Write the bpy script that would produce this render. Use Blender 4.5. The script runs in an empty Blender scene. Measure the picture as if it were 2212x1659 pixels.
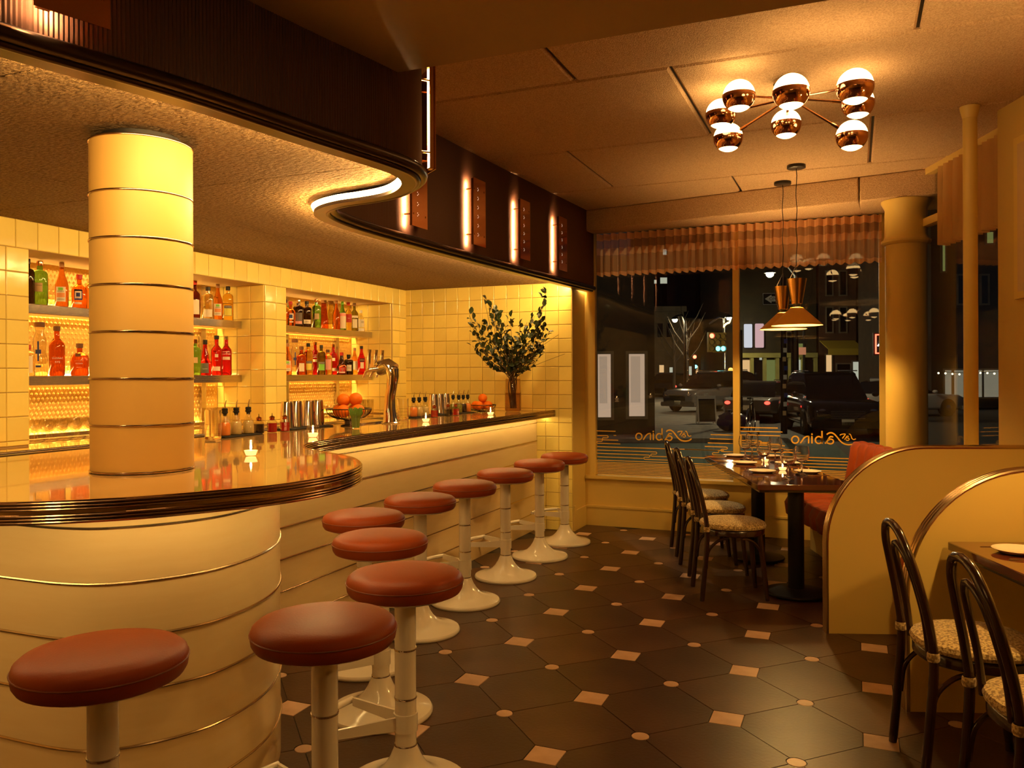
import bpy, math, random
from mathutils import Vector, Matrix
random.seed(7)
PI = math.pi
scene = bpy.context.scene
COL = scene.collection
# ------------------------------------------------------------------ camera (metres; X along floor rows, Y depth, Z up)
F_PX, HOR, YAW, ROLL, CZ = 1773.4, 808.15, math.radians(22.632), math.radians(-.25), 1.483
cam_d = bpy.data.cameras.new('camera')
cam_d.sensor_width = 36.0
cam_d.lens = F_PX / 2212 * 36.0
cam_d.shift_y = (HOR - 829.5) / 2212
cam_d.clip_start, cam_d.clip_end = .05, 300
cam = bpy.data.objects.new('camera', cam_d)
COL.objects.link(cam)
cam.matrix_world = Matrix.Translation((0, 0, CZ)) @ Matrix.Rotation(YAW, 4, 'Z') @ Matrix.Rotation(PI / 2, 4, 'X') @ Matrix.Rotation(ROLL, 4, 'Z')
scene.camera = cam
# ------------------------------------------------------------------ world: city night sky
w = bpy.data.worlds.new('night_sky')
scene.world = w
w.use_nodes = True
w.node_tree.nodes['Background'].inputs[0].default_value = (.018, .015, .017, 1)
w.node_tree.nodes['Background'].inputs[1].default_value = 1.0
vs = scene.view_settings
vs.view_transform = 'Standard'
vs.look = 'None'
vs.exposure = 0.0
vs.gamma = 1.0
vs.use_curve_mapping = False
try:
    scene.cycles.sample_clamp_indirect = 6.0
    scene.cycles.caustics_reflective = False
    scene.cycles.max_bounces = 10
    scene.cycles.transparent_max_bounces = 24
except Exception:
    pass
# light levels, one place
L_COVE, L_COUNTER, L_NICHE, L_SCONCE, L_GLOBE, L_PEND, L_CANDLE, L_STREET = 172., 44., 62., 420., 12.5, 1080., 45., 1500.
WARM = (1.0, .56, .17)
AMBER = (1.0, .60, .20)

# ------------------------------------------------------------------ pixel helpers (photo pixel -> point on a real plane)
def ray(u, v):
    x3, y3 = (u - 1106) / F_PX, (v - HOR) / F_PX
    c, s = math.cos(ROLL), math.sin(ROLL)
    X, Y = x3 * c + y3 * s, -x3 * s + y3 * c
    return Vector((X * math.cos(YAW) - math.sin(YAW), X * math.sin(YAW) + math.cos(YAW), -Y))
def onz(u, v, z): r = ray(u, v); return r * ((z - CZ) / r.z) + Vector((0, 0, CZ))
def onx(u, v, x): r = ray(u, v); return r * (x / r.x) + Vector((0, 0, CZ))
def ony(u, v, y): r = ray(u, v); return r * (y / r.y) + Vector((0, 0, CZ))
# booth frame along the angled right-hand wall
E1 = Vector((.9435, .3313, 0)); E2 = Vector((-.3313, .9435, 0)); PB = Vector((-.156, 5.025, 0))
BROT = math.atan2(E1.y, E1.x)
def W(a, b, z=0.): return PB + E1 * a + E2 * b + Vector((0, 0, z))

# ------------------------------------------------------------------ materials
MATS = {}
def mat(name, color, rough=.5, metal=0., spec=.5, coat=0., trans=0., ior=1.45, emit=None, estr=0., noise=None, bump=None, vary=0., alpha=1., sheen=0.):
    m = bpy.data.materials.new(name); m.use_nodes = True
    nt = m.node_tree; b = nt.nodes['Principled BSDF']; I = b.inputs
    I['Base Color'].default_value = (*color, 1); I['Roughness'].default_value = rough; I['Metallic'].default_value = metal
    I['Specular IOR Level'].default_value = spec; I['Coat Weight'].default_value = coat; I['Coat Roughness'].default_value = .06
    I['Transmission Weight'].default_value = trans; I['IOR'].default_value = ior; I['Alpha'].default_value = alpha
    if sheen: I['Sheen Weight'].default_value = sheen
    if emit: I['Emission Color'].default_value = (*emit, 1); I['Emission Strength'].default_value = estr
    tc = nt.nodes.new('ShaderNodeTexCoord')
    src = None
    if noise:   # (scale, detail, second colour, low, high, stretch)
        sc, det, c2, lo, hi, st = noise
        mp = nt.nodes.new('ShaderNodeMapping'); mp.inputs['Scale'].default_value = st
        nt.links.new(tc.outputs['Object'], mp.inputs[0])
        nz = nt.nodes.new('ShaderNodeTexNoise'); nz.inputs['Scale'].default_value = sc; nz.inputs['Detail'].default_value = det
        nt.links.new(mp.outputs[0], nz.inputs[0])
        rp = nt.nodes.new('ShaderNodeValToRGB')
        rp.color_ramp.elements[0].position = lo; rp.color_ramp.elements[0].color = (*color, 1)
        rp.color_ramp.elements[1].position = hi; rp.color_ramp.elements[1].color = (*c2, 1)
        nt.links.new(nz.outputs[0], rp.inputs[0]); src = rp.outputs[0]
        nt.links.new(src, I['Base Color'])
    if vary:
        oi = nt.nodes.new('ShaderNodeObjectInfo')
        mr = nt.nodes.new('ShaderNodeMapRange'); mr.inputs[3].default_value = 1 - vary; mr.inputs[4].default_value = 1 + vary * .6
        nt.links.new(oi.outputs['Random'], mr.inputs[0])
        mx = nt.nodes.new('ShaderNodeVectorMath'); mx.operation = 'SCALE'
        if src: nt.links.new(src, mx.inputs[0])
        else: mx.inputs[0].default_value = color
        nt.links.new(mr.outputs[0], mx.inputs['Scale']); nt.links.new(mx.outputs[0], I['Base Color'])
    if bump:    # (scale, strength, distance, detail, stretch)
        sc, stg, dist, det, st = bump
        mp = nt.nodes.new('ShaderNodeMapping'); mp.inputs['Scale'].default_value = st
        nt.links.new(tc.outputs['Object'], mp.inputs[0])
        nz = nt.nodes.new('ShaderNodeTexNoise'); nz.inputs['Scale'].default_value = sc; nz.inputs['Detail'].default_value = det
        nt.links.new(mp.outputs[0], nz.inputs[0])
        bp = nt.nodes.new('ShaderNodeBump'); bp.inputs['Strength'].default_value = stg; bp.inputs['Distance'].default_value = dist
        nt.links.new(nz.outputs[0], bp.inputs['Height']); nt.links.new(bp.outputs[0], I['Normal'])
    MATS[name] = m
    return m
def thin_glass(name, tint=(1, 1, 1), ior=1.5, rim=0.):
    m = bpy.data.materials.new(name); m.use_nodes = True; nt = m.node_tree; nt.nodes.clear()
    out = nt.nodes.new('ShaderNodeOutputMaterial'); mx = nt.nodes.new('ShaderNodeMixShader')
    t = nt.nodes.new('ShaderNodeBsdfTransparent'); t.inputs[0].default_value = (*tint, 1)
    g = nt.nodes.new('ShaderNodeBsdfGlossy'); g.inputs['Roughness'].default_value = .015
    fr = nt.nodes.new('ShaderNodeFresnel')
    ge = nt.nodes.new('ShaderNodeNewGeometry'); mr = nt.nodes.new('ShaderNodeMapRange')     # thin sheet: same index from both sides
    mr.inputs[3].default_value = ior; mr.inputs[4].default_value = 1 / ior
    nt.links.new(ge.outputs['Backfacing'], mr.inputs[0]); nt.links.new(mr.outputs[0], fr.inputs[0])
    nt.links.new(fr.outputs[0], mx.inputs[0]); nt.links.new(t.outputs[0], mx.inputs[1]); nt.links.new(g.outputs[0], mx.inputs[2])
    nt.links.new(mx.outputs[0], out.inputs[0]); MATS[name] = m
    return m
def emis(name, color, s):
    m = bpy.data.materials.new(name); m.use_nodes = True; nt = m.node_tree; nt.nodes.clear()
    out = nt.nodes.new('ShaderNodeOutputMaterial'); e = nt.nodes.new('ShaderNodeEmission')
    e.inputs[0].default_value = (*color, 1); e.inputs[1].default_value = s
    nt.links.new(e.outputs[0], out.inputs[0]); MATS[name] = m
    return m
S1 = (1, 1, 1)
mat('grout', (.45, .30, .12), .9)
mat('stone', (.048, .019, .009), .35, spec=.38, noise=(2.2, 8, (.095, .042, .021), .42, .78, S1), vary=.25, bump=(60, .08, .01, 4, S1))
mat('stone_joint', (.05, .035, .022), .8)
mat('inlay', (.62, .40, .27), .35, noise=(9, 5, (.50, .30, .18), .4, .7, S1), vary=.12)
mat('tile', (.95, .78, .22), .14, spec=.5, vary=.10, noise=(14, 3, (.93, .75, .20), .35, .7, S1), bump=(9, .25, .012, 2, S1))
mat('panel', (.80, .60, .29), .22, spec=.5, coat=.25, noise=(5, 4, (.77, .56, .26), .3, .8, (1, 1, 8)))
mat('column_paint', (.59, .375, .10), .45)
mat('cream', (.70, .50, .13), .45)
mat('cream_dull', (.62, .43, .12), .55)
mat('brass_trim', (.62, .46, .26), .25, metal=1)
mat('bronze', (.50, .36, .24), .16, metal=1)
mat('dark_rail', (.05, .032, .022), .28, metal=.7)
mat('fascia', (.085, .036, .019), .42, metal=.55, spec=.6)
mat('plain_ceiling', (.42, .31, .18), .85)
mat('acoustic', (.64, .44, .25), .95, noise=(150, 3, (.47, .30, .16), .40, .62, S1), bump=(140, .5, .02, 3, S1))
mat('textured', (.40, .245, .09), .92, noise=(46, 4, (.27, .155, .05), .46, .56, (1.0, 2.4, 1)), bump=(36, 1.0, .08, 4, (1, 2.4, 1)))
mat('counter', (.62, .38, .13), .03, spec=.65, coat=.6, noise=(3.2, 7, (.78, .48, .18), .38, .72, (3.5, .9, 1)))
mat('leather', (.29, .050, .008), .44, spec=.20, noise=(3, 3, (.245, .043, .008), .3, .7, S1), bump=(160, .12, .004, 3, S1))
mat('leather_dark', (.20, .048, .020), .42, bump=(160, .12, .004, 3, S1))
mat('enamel', (.78, .70, .56), .16, coat=.4)
mat('chrome', (.82, .78, .72), .10, metal=1)
mat('steel', (.75, .70, .64), .16, metal=1)
mat('copper', (.72, .36, .20), .10, metal=1)
mat('brass', (.62, .36, .12), .22, metal=1)
mat('wood_dark', (.020, .007, .005), .20, coat=.5, noise=(6, 4, (.034, .011, .006), .35, .7, (1, 1, .25)))
mat('table_wood', (.14, .030, .016), .07, coat=.8, noise=(4, 6, (.10, .020, .012), .35, .7, (1, 8, 1)))
mat('black_iron', (.006, .005, .005), .5, spec=.3)
mat('black', (.012, .010, .009), .40)
mat('rubber', (.010, .009, .008), .8)
mat('cushion', (.66, .50, .22), .9, noise=(105, 1, (.26, .16, .06), .44, .58, S1), sheen=.3, bump=(70, .3, .01, 2, S1))
mat('ceramic', (.86, .74, .55), .25)
mat('orange', (.85, .19, .006), .55, spec=.3, bump=(90, .25, .006, 2, S1))
mat('leaf', (.020, .034, .010), .35, vary=.5)
mat('herb', (.16, .34, .06), .6)
mat('stem', (.10, .055, .025), .7)
mat('gold', (.85, .50, .06), .4, emit=None)
mat('gold_panel', (.88, .60, .16), .30, metal=.25, noise=(60, 2, (.80, .52, .12), .4, .6, S1))
mat('wire', (.05, .03, .02), .35, metal=.8)
mat('shade', (.70, .36, .045), .5)
mat('shade_inner', (.90, .74, .42), .5)
mat('wax', (.95, .80, .55), .5)
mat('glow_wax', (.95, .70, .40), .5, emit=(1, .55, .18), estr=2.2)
mat('white_paint', (.75, .70, .62), .5)
mat('brick', (.060, .034, .022), .85, vary=.3)
mat('brick_dark', (.030, .020, .015), .9, noise=(3, 5, (.045, .030, .02), .4, .7, S1))
mat('masonry', (.16, .13, .095), .9, noise=(2, 5, (.11, .09, .065), .4, .7, S1))
mat('masonry_red', (.075, .036, .026), .9, noise=(2, 5, (.05, .026, .02), .4, .7, S1))
mat('masonry_green_lit', (.34, .31, .10), .85, noise=(2, 5, (.26, .24, .08), .4, .7, S1))  # lamplight on the lower shopfront is put into this colour
mat('masonry_green_unlit', (.040, .032, .018), .9, noise=(2, 5, (.028, .022, .014), .4, .7, S1))  # unlit upper front of the same building, darkness put into the colour
mat('bark', (.030, .022, .016), .9)
mat('asphalt', (.05, .048, .045), .75, noise=(8, 5, (.035, .033, .031), .4, .7, S1), bump=(60, .3, .01, 3, S1))
mat('pavement', (.22, .18, .15), .8, noise=(3, 6, (.15, .125, .105), .4, .7, S1))
mat('green_paint', (.055, .11, .075), .8)
mat('car_black', (.008, .008, .010), .10, coat=1)
mat('car_grey', (.16, .14, .13), .18, coat=.8)
mat('car_white', (.55, .52, .50), .2, coat=.8)
mat('car_glass', (.006, .006, .008), .04, spec=.8)
mat('sign_black', (.012, .012, .012), .5)
mat('sign_white', (.75, .73, .68), .5)
mat('sign_yellow', (.42, .30, .04), .5)
mat('bag_blue', (.02, .03, .09), .35)
mat('paper', (.88, .80, .60), .6)
mat('paper_tan', (.62, .44, .22), .6)
mat('ink', (.02, .015, .012), .6)
mat('ink_white', (.88, .84, .74), .6)
mat('pouch_yellow', (.86, .82, .12), .6)
mat('label_green', (.25, .72, .08), .6)
mat('label_pink', (.90, .42, .36), .6)
mat('label_navy', (.03, .05, .25), .6)
mat('label_red', (.55, .04, .03), .6)
mat('label_grey', (.16, .14, .13), .6)
mat('label_orange', (.88, .36, .12), .6)
mat('cork', (.42, .22, .10), .7)
mat('cap_red', (.50, .03, .02), .4)
mat('wood_cap', (.16, .07, .03), .6)
for n_, c_ in dict(g_green=(.22, .62, .16), g_dark=(.035, .018, .012), g_amber=(.90, .36, .10), g_orange=(.92, .26, .03), g_clear=(.98, .95, .86), g_gold=(.96, .66, .16),
                   g_red=(.70, .02, .02), g_campari=(.42, .008, .02), g_bourbon=(.55, .10, .015), g_olive=(.22, .20, .03), g_cola=(.06, .012, .006),
                   g_pink=(.96, .42, .26), g_yellow=(.95, .78, .25), g_wine=(.16, .02, .02)).items():
    mat(n_, c_, .03, trans=1., ior=1.33)
mat('liquid_orange', (.90, .28, .05), .2)
mat('liquid_cream', (.62, .50, .22), .2)
mat('liquid_black', (.015, .008, .006), .2)
mat('liquid_red', (.35, .012, .015), .15)
mat('liquid_green', (.20, .22, .03), .2)
thin_glass('pane', (.90, .90, .88), 1.45)
thin_glass('glassware', (.97, .95, .90), 2.1)
mat('crystal', (.99, .97, .93), .0, trans=1., ior=1.45)
thin_glass('glass_smoke', (.84, .74, .66), 1.5)
emis('led_cove', (1, .585, .20), L_COVE)
emis('led_counter', (1, .63, .22), L_COUNTER)
emis('led_niche', (1, .63, .20), L_NICHE)
emis('led_niche_low', (1, .63, .20), L_NICHE * .55)
emis('led_sconce', (1, .60, .27), L_SCONCE)
emis('globe', (1, .60, .22), L_GLOBE)
emis('bulb_up', (1, .58, .20), L_PEND * 2.0)
emis('bulb', (1, .58, .17), L_PEND)
emis('flame', (1, .62, .22), L_CANDLE)
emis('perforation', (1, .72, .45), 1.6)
emis('street_bulb', (1, .84, .48), L_STREET)
emis('shop_window', (1, .70, .48), .55)
emis('shop_window_dim', (1, .72, .50), .40)
emis('win_warm', (1, .62, .28), .9)
emis('win_cool', (.92, .95, .74), .55)
emis('win_diner', (1, .92, .66), .22)
emis('win_green', (.75, .85, .25), .22)
emis('neon_red', (1, .12, .06), 5.)
emis('neon_white', (1, .9, .9), 3.)
emis('tail_red', (1, .05, .03), 6.)
emis('traffic_red', (1, .08, .04), 14.)
emis('traffic_green', (.15, .9, .9), 6.)
emis('traffic_amber', (1, .35, .05), 8.)
emis('screen_white', (.85, .88, 1), .9)
emis('screen_pink', (1, .62, .66), .75)
emis('awning_light', (1, .88, .55), 4.)
# ------------------------------------------------------------------ mesh builder
class G:
    def __init__(s): s.v = []; s.f = []
    def add(s, vs_, fs_):
        n = len(s.v); s.v += [tuple(p) for p in vs_]; s.f += [tuple(i + n for i in q) for q in fs_]; return s
    def bx(s, x0, x1, y0, y1, z0, z1):
        return s.add([(x0, y0, z0), (x1, y0, z0), (x1, y1, z0), (x0, y1, z0), (x0, y0, z1), (x1, y0, z1), (x1, y1, z1), (x0, y1, z1)],
                     [(0, 3, 2, 1), (4, 5, 6, 7), (0, 1, 5, 4), (1, 2, 6, 5), (2, 3, 7, 6), (3, 0, 4, 7)])
    def hexa(s, p):   # 8 corners, bottom ring then top ring
        return s.add(p, [(0, 3, 2, 1), (4, 5, 6, 7), (0, 1, 5, 4), (1, 2, 6, 5), (2, 3, 7, 6), (3, 0, 4, 7)])
    def bxb(s, a0, a1, b0, b1, z0, z1):   # box in the booth frame
        return s.hexa([W(a0, b0, z0), W(a1, b0, z0), W(a1, b1, z0), W(a0, b1, z0), W(a0, b0, z1), W(a1, b0, z1), W(a1, b1, z1), W(a0, b1, z1)])
    def lathe(s, prof, seg=24, c=(0, 0, 0), cap=True, a0=0., a1=2 * PI):
        full = abs(a1 - a0 - 2 * PI) < 1e-6; n = seg if full else seg + 1; vs_ = []
        for r, z in prof:
            for k in range(n):
                t = a0 + (a1 - a0) * k / seg
                vs_.append((c[0] + r * math.cos(t), c[1] + r * math.sin(t), c[2] + z))
        fs_ = []
        for j in range(len(prof) - 1):
            for k in range(seg):
                k2 = (k + 1) % n if full else k + 1
                fs_.append((j * n + k, j * n + k2, (j + 1) * n + k2, (j + 1) * n + k))
        if cap and full:
            if prof[0][0] > 1e-5: fs_.append(tuple(range(n))[::-1])
            if prof[-1][0] > 1e-5: fs_.append(tuple((len(prof) - 1) * n + k for k in range(n)))
        return s.add(vs_, fs_)
    def sphere(s, c, r, seg=20, rings=12, sz=1.):
        return s.lathe([(max(r * math.sin(PI * k / rings), 1e-4), -r * sz * math.cos(PI * k / rings)) for k in range(rings + 1)], seg, c, cap=False)
    def tube(s, path, r, seg=8, closed=False, caps=True):
        P = [Vector(p) for p in path]; n = len(P)
        R = r if isinstance(r, (list, tuple)) else [r] * n
        T = []
        for i in range(n):
            a = P[i - 1] if (i > 0 or closed) else P[i]; b = P[(i + 1) % n] if (i < n - 1 or closed) else P[i]
            T.append((b - a).normalized())
        up = Vector((0, 0, 1)) if abs(T[0].z) < .9 else Vector((1, 0, 0))
        N = T[0].cross(up).normalized(); vs_ = []
        for i in range(n):
            N = (N - T[i] * N.dot(T[i])).normalized(); B = T[i].cross(N)
            for k in range(seg):
                t = 2 * PI * k / seg
                vs_.append(P[i] + (N * math.cos(t) + B * math.sin(t)) * R[i])
        fs_ = []
        for i in range(n if closed else n - 1):
            j = (i + 1) % n
            for k in range(seg):
                k2 = (k + 1) % seg
                fs_.append((i * seg + k, i * seg + k2, j * seg + k2, j * seg + k))
        if caps and not closed:
            fs_.append(tuple(range(seg))[::-1]); fs_.append(tuple((n - 1) * seg + k for k in range(seg)))
        return s.add(vs_, fs_)
    def sweep(s, line, prof, closedprof=True):   # line: 2-D points, prof: (outward offset, z); outward = right of travel
        n = len(line); nr = normals2(line); m = len(prof); vs_ = []
        for i in range(n):
            for o, z in prof: vs_.append((line[i][0] + nr[i][0] * o, line[i][1] + nr[i][1] * o, z))
        fs_ = []
        for i in range(n - 1):
            for k in range(m if closedprof else m - 1):
                k2 = (k + 1) % m
                fs_.append((i * m + k, (i + 1) * m + k, (i + 1) * m + k2, i * m + k2))
        if closedprof: fs_ += [tuple(range(m)), tuple((n - 1) * m + k for k in range(m))[::-1]]
        return s.add(vs_, fs_)
    def prism(s, poly, z0, z1):
        n = len(poly)
        return s.add([(x, y, z0) for x, y in poly] + [(x, y, z1) for x, y in poly],
                     [tuple(range(n))[::-1], tuple(range(n, 2 * n))] + [(i, (i + 1) % n, n + (i + 1) % n, n + i) for i in range(n)])
    def loft(s, rings, caps=True):
        n = len(rings[0]); vs_ = [p for r in rings for p in r]; fs_ = []
        for j in range(len(rings) - 1):
            for k in range(n):
                k2 = (k + 1) % n
                fs_.append((j * n + k, j * n + k2, (j + 1) * n + k2, (j + 1) * n + k))
        if caps: fs_ += [tuple(range(n))[::-1], tuple((len(rings) - 1) * n + k for k in range(n))]
        return s.add(vs_, fs_)
    def xf(s, M):
        s.v = [tuple(M @ Vector(p)) for p in s.v]; return s
    def mesh(s, name, m, smooth=False, org=(0, 0, 0), fix=True):
        me = bpy.data.meshes.new(name)
        me.from_pydata([(x - org[0], y - org[1], z - org[2]) for x, y, z in s.v], [], s.f)
        if m: me.materials.append(MATS[m])
        if fix:
            import bmesh
            bm = bmesh.new(); bm.from_mesh(me); bmesh.ops.recalc_face_normals(bm, faces=bm.faces[:]); bm.to_mesh(me); bm.free()
        if smooth:
            me.polygons.foreach_set('use_smooth', [True] * len(me.polygons))
            me.set_sharp_from_angle(angle=math.radians(38))
        me.update()
        return me
def normals2(line):
    out = []; n = len(line)
    for i in range(n):
        a = line[max(i - 1, 0)]; b = line[min(i + 1, n - 1)]
        dx, dy = b[0] - a[0], b[1] - a[1]; l = math.hypot(dx, dy) or 1
        out.append((dy / l, -dx / l))
    return out
def offset2(line, o):
    return [(p[0] + q[0] * o, p[1] + q[1] * o) for p, q in zip(line, normals2(line))]
def catmull(pts, n=8):
    out = []; P = [pts[0]] + list(pts) + [pts[-1]]
    for i in range(1, len(P) - 2):
        for k in range(n):
            t = k / n; p0, p1, p2, p3 = P[i - 1], P[i], P[i + 1], P[i + 2]
            out.append(tuple(.5 * (2 * b + (c - a) * t + (2 * a - 5 * b + 4 * c - d) * t * t + (3 * b - a - 3 * c + d) * t ** 3) for a, b, c, d in zip(p0, p1, p2, p3)))
    out.append(tuple(pts[-1])); return out
def resample(line, step):
    out = [line[0]]; acc = 0.
    for a, b in zip(line, line[1:]):
        l = math.dist(a, b); t = step - acc
        while t <= l and l > 0:
            out.append(tuple(x + (y - x) * t / l for x, y in zip(a, b))); t += step
        acc = (acc + l) % step
    return out
def link(name, data, parent=None, loc=None, rot=None):
    o = bpy.data.objects.new(name, data); COL.objects.link(o)
    if parent: o.parent = parent
    if loc is not None: o.location = loc
    if rot is not None: o.rotation_euler = (0, 0, rot) if isinstance(rot, (int, float)) else rot
    return o
def part(name, g, m, parent, smooth=False, org=None, loc=None, rot=None):
    org = org if org is not None else (0, 0, 0)
    return link(name, g.mesh(name, m, smooth, org), parent, loc, rot)
def tag(o, label, cat, group=None, kind=None):
    o['label'] = label; o['category'] = cat
    if group: o['group'] = group
    if kind: o['kind'] = kind
    return o
def thing(name, label, cat, loc=(0, 0, 0), rot=0, group=None, kind=None):
    o = bpy.data.objects.new(name, None); COL.objects.link(o); o.empty_display_size = .1
    o.location = loc; o.rotation_euler = (0, 0, rot)
    return tag(o, label, cat, group, kind)
def solo(name, g, m, label, cat, org=(0, 0, 0), smooth=False, group=None, kind=None):
    o = link(name, g.mesh(name, m, smooth, org), None, org)
    return tag(o, label, cat, group, kind)
KIDS = {}
def copy_tree(o, label, loc, rot=0, group=None):
    c = o.copy(); COL.objects.link(c); c.location = loc; c.rotation_euler = (0, 0, rot); c['label'] = label
    if group: c['group'] = group
    def rec(src, dst):
        for ch in src.children:
            d = ch.copy(); COL.objects.link(d); d.parent = dst; rec(ch, d)
    rec(o, c)
    return c
def bevel(o, wd, seg=2):
    m = o.modifiers.new('bevel', 'BEVEL'); m.width = wd; m.segments = seg; m.limit_method = 'ANGLE'; m.angle_limit = math.radians(40)
    o.data.polygons.foreach_set('use_smooth', [True] * len(o.data.polygons)); o.data.set_sharp_from_angle(angle=math.radians(60))
    return o
def text_mesh(txt, size, depth=.0006, align='CENTER'):
    c = bpy.data.curves.new('text', 'FONT'); c.body = txt; c.size = size; c.extrude = depth; c.align_x = align; c.align_y = 'CENTER'; c.resolution_u = 2
    o = bpy.data.objects.new('text', c); COL.objects.link(o)
    bpy.context.view_layer.update()
    me = bpy.data.meshes.new_from_object(o.evaluated_get(bpy.context.evaluated_depsgraph_get()))
    g = G(); g.v = [tuple(v.co) for v in me.vertices]; g.f = [tuple(p.vertices) for p in me.polygons]
    bpy.data.objects.remove(o); bpy.data.curves.remove(c); bpy.data.meshes.remove(me)
    return g
# ================================================================== SETTING
YE, XB, ZS, ZC, ZD = 7.36, -4.25, 2.348, 3.05, 2.655     # end wall, back wall, bar soffit, main ceiling, dropped ceiling
YW = 7.75                                                 # window wall
# ---- floor: slab with separate stones, square and round inlays
fl = solo('floor', G().prism([(-4.8, -2.5), (5, -2.5), (5, 2.2), (.2655, YW + .05), (-4.8, YW + .05)], -.10, -.004), 'stone_joint', 'dark stone tile floor with pale square and round inlays', 'floor', kind='structure')
LX, LY, SQ, CR, J = .605, .6115, .067, .037, .0022
X0, Y0 = -1.7215, 3.6065
def chamf(poly, z0, z1, c):
    n = len(poly); cx = sum(p[0] for p in poly) / n; cy = sum(p[1] for p in poly) / n
    g = G(); inn = [(p[0] + (cx - p[0]) * c / max(abs(p[0] - cx) + abs(p[1] - cy), 1e-4), p[1] + (cy - p[1]) * c / max(abs(p[0] - cx) + abs(p[1] - cy), 1e-4)) for p in poly]
    vs_ = [(x, y, z0) for x, y in poly] + [(x, y, z1 - c) for x, y in poly] + [(x, y, z1) for x, y in inn]
    fs_ = [tuple(range(2 * n, 3 * n))] + [(i, (i + 1) % n, n + (i + 1) % n, n + i) for i in range(n)] + [(n + i, n + (i + 1) % n, 2 * n + (i + 1) % n, 2 * n + i) for i in range(n)]
    return g.add(vs_, fs_)
sq_me = chamf([(-SQ + J, -SQ + J), (SQ - J, -SQ + J), (SQ - J, SQ - J), (-SQ + J, SQ - J)], -.004, 0, .0012).mesh('inlay_square', 'inlay')
ci_me = chamf([((CR - J * .5) * math.cos(k * PI / 10), (CR - J * .5) * math.sin(k * PI / 10)) for k in range(20)], -.004, 0, .0012).mesh('inlay_disc', 'inlay')
def cell(hx, hy):     # stone between two inlay squares (along x) and two discs (along y)
    # local frame: squares at (-hx,0),(hx,0); discs at (0,-hy),(0,hy)
    c1 = (-hx + SQ, SQ); c2 = (hx - SQ, SQ)
    ang1 = math.atan2(c1[1] - hy, c1[0]); ang2 = math.atan2(c2[1] - hy, c2[0])
    a0, a1 = ang1 + 2 * PI if ang1 < 0 else ang1, ang2 + 2 * PI if ang2 < 0 else ang2
    top = [(CR * math.cos(a0 + (a1 - a0) * k / 6), hy + CR * math.sin(a0 + (a1 - a0) * k / 6)) for k in range(7)]
    poly = [(-hx + SQ, -SQ), (-hx + SQ, SQ)] + top + [(hx - SQ, SQ), (hx - SQ, -SQ)] + [(-x, -y) for x, y in top]
    sx, sy = (hx - SQ - J) / (hx - SQ), (hy - CR - J * 1.4) / (hy - CR)
    return [(x * sx, y * sy) for x, y in poly][::-1]
ca_me = G().prism(cell(LX / 2, LY / 2), -.004, 0).mesh('floor_stone', 'stone')
cb_me = G().prism([(-y, x) for x, y in cell(LY / 2, LX / 2)], -.004, 0).mesh('floor_stone', 'stone')
def in_room(x, y):
    q = Vector((x, y, 0)) - PB
    return q.dot(E1) < 1.02 and -3.0 < x and y < YW - .1 and not (x < -2.78 and y > 3.3)
for i in range(-6, 8):
    for j in range(-3, 8):
        x, y = X0 + LX * j, Y0 + LY * i
        if in_room(x, y): link('inlay_square', sq_me, fl, (x, y, 0))
        if in_room(x + LX / 2, y + LY / 2): link('inlay_disc', ci_me, fl, (x + LX / 2, y + LY / 2, 0))
        if in_room(x + LX / 2, y) or in_room(x, y): link('floor_stone', ca_me, fl, (x + LX / 2, y, 0))
        if in_room(x, y + LY / 2) or in_room(x, y): link('floor_stone', cb_me, fl, (x, y + LY / 2, 0))
# ---- ceilings
ce = solo('ceiling', G().prism([(-2.75, 2.74), (3.2, 2.74), (3.2, 7.9), (-2.75, 7.9)], ZC + .02, ZC + .12), 'black', 'panelled acoustic ceiling over the dining side', 'ceiling', kind='structure')
def panel(x0, x1, y0, y1):
    g = G(); d = .008; c = .02
    g.add([(x0 + d, y0 + d, ZC + .02), (x1 - d, y0 + d, ZC + .02), (x1 - d, y1 - d, ZC + .02), (x0 + d, y1 - d, ZC + .02),
           (x0 + d, y0 + d, ZC + .012), (x1 - d, y0 + d, ZC + .012), (x1 - d, y1 - d, ZC + .012), (x0 + d, y1 - d, ZC + .012),
           (x0 + c, y0 + c, ZC), (x1 - c, y0 + c, ZC), (x1 - c, y1 - c, ZC), (x0 + c, y1 - c, ZC)],
          [(8, 11, 10, 9)] + [(k, (k + 1) % 4, 4 + (k + 1) % 4, 4 + k) for k in range(4)] + [(4 + k, 4 + (k + 1) % 4, 8 + (k + 1) % 4, 8 + k) for k in range(4)])
    part('ceiling_panel', g, 'acoustic', ce)
rows = [(2.76, 4.20, [-2.7, -1.373, .275, 1.9, 3.2]), (4.20, 5.50, [-2.7, -.868, 1.1, 3.2]), (5.50, 6.72, [-2.7, -1.873, .114, 2.1, 3.2]), (6.72, 7.88, [-2.7, -.9, 1.1, 3.2])]
for y0, y1, xs in rows:
    for xa, xb in zip(xs, xs[1:]): panel(xa, xb, y0, y1)
solo('ceiling_dropped', G().prism([(-4.4, -2.5), (5, -2.5), (5, 2.77), (-1.3, 2.77), (-1.68, 2.77), (-4.4, 2.77)], ZD, ZC + .1), 'plain_ceiling', 'smooth plain brown dropped ceiling nearest the viewer', 'ceiling', kind='structure')
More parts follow.
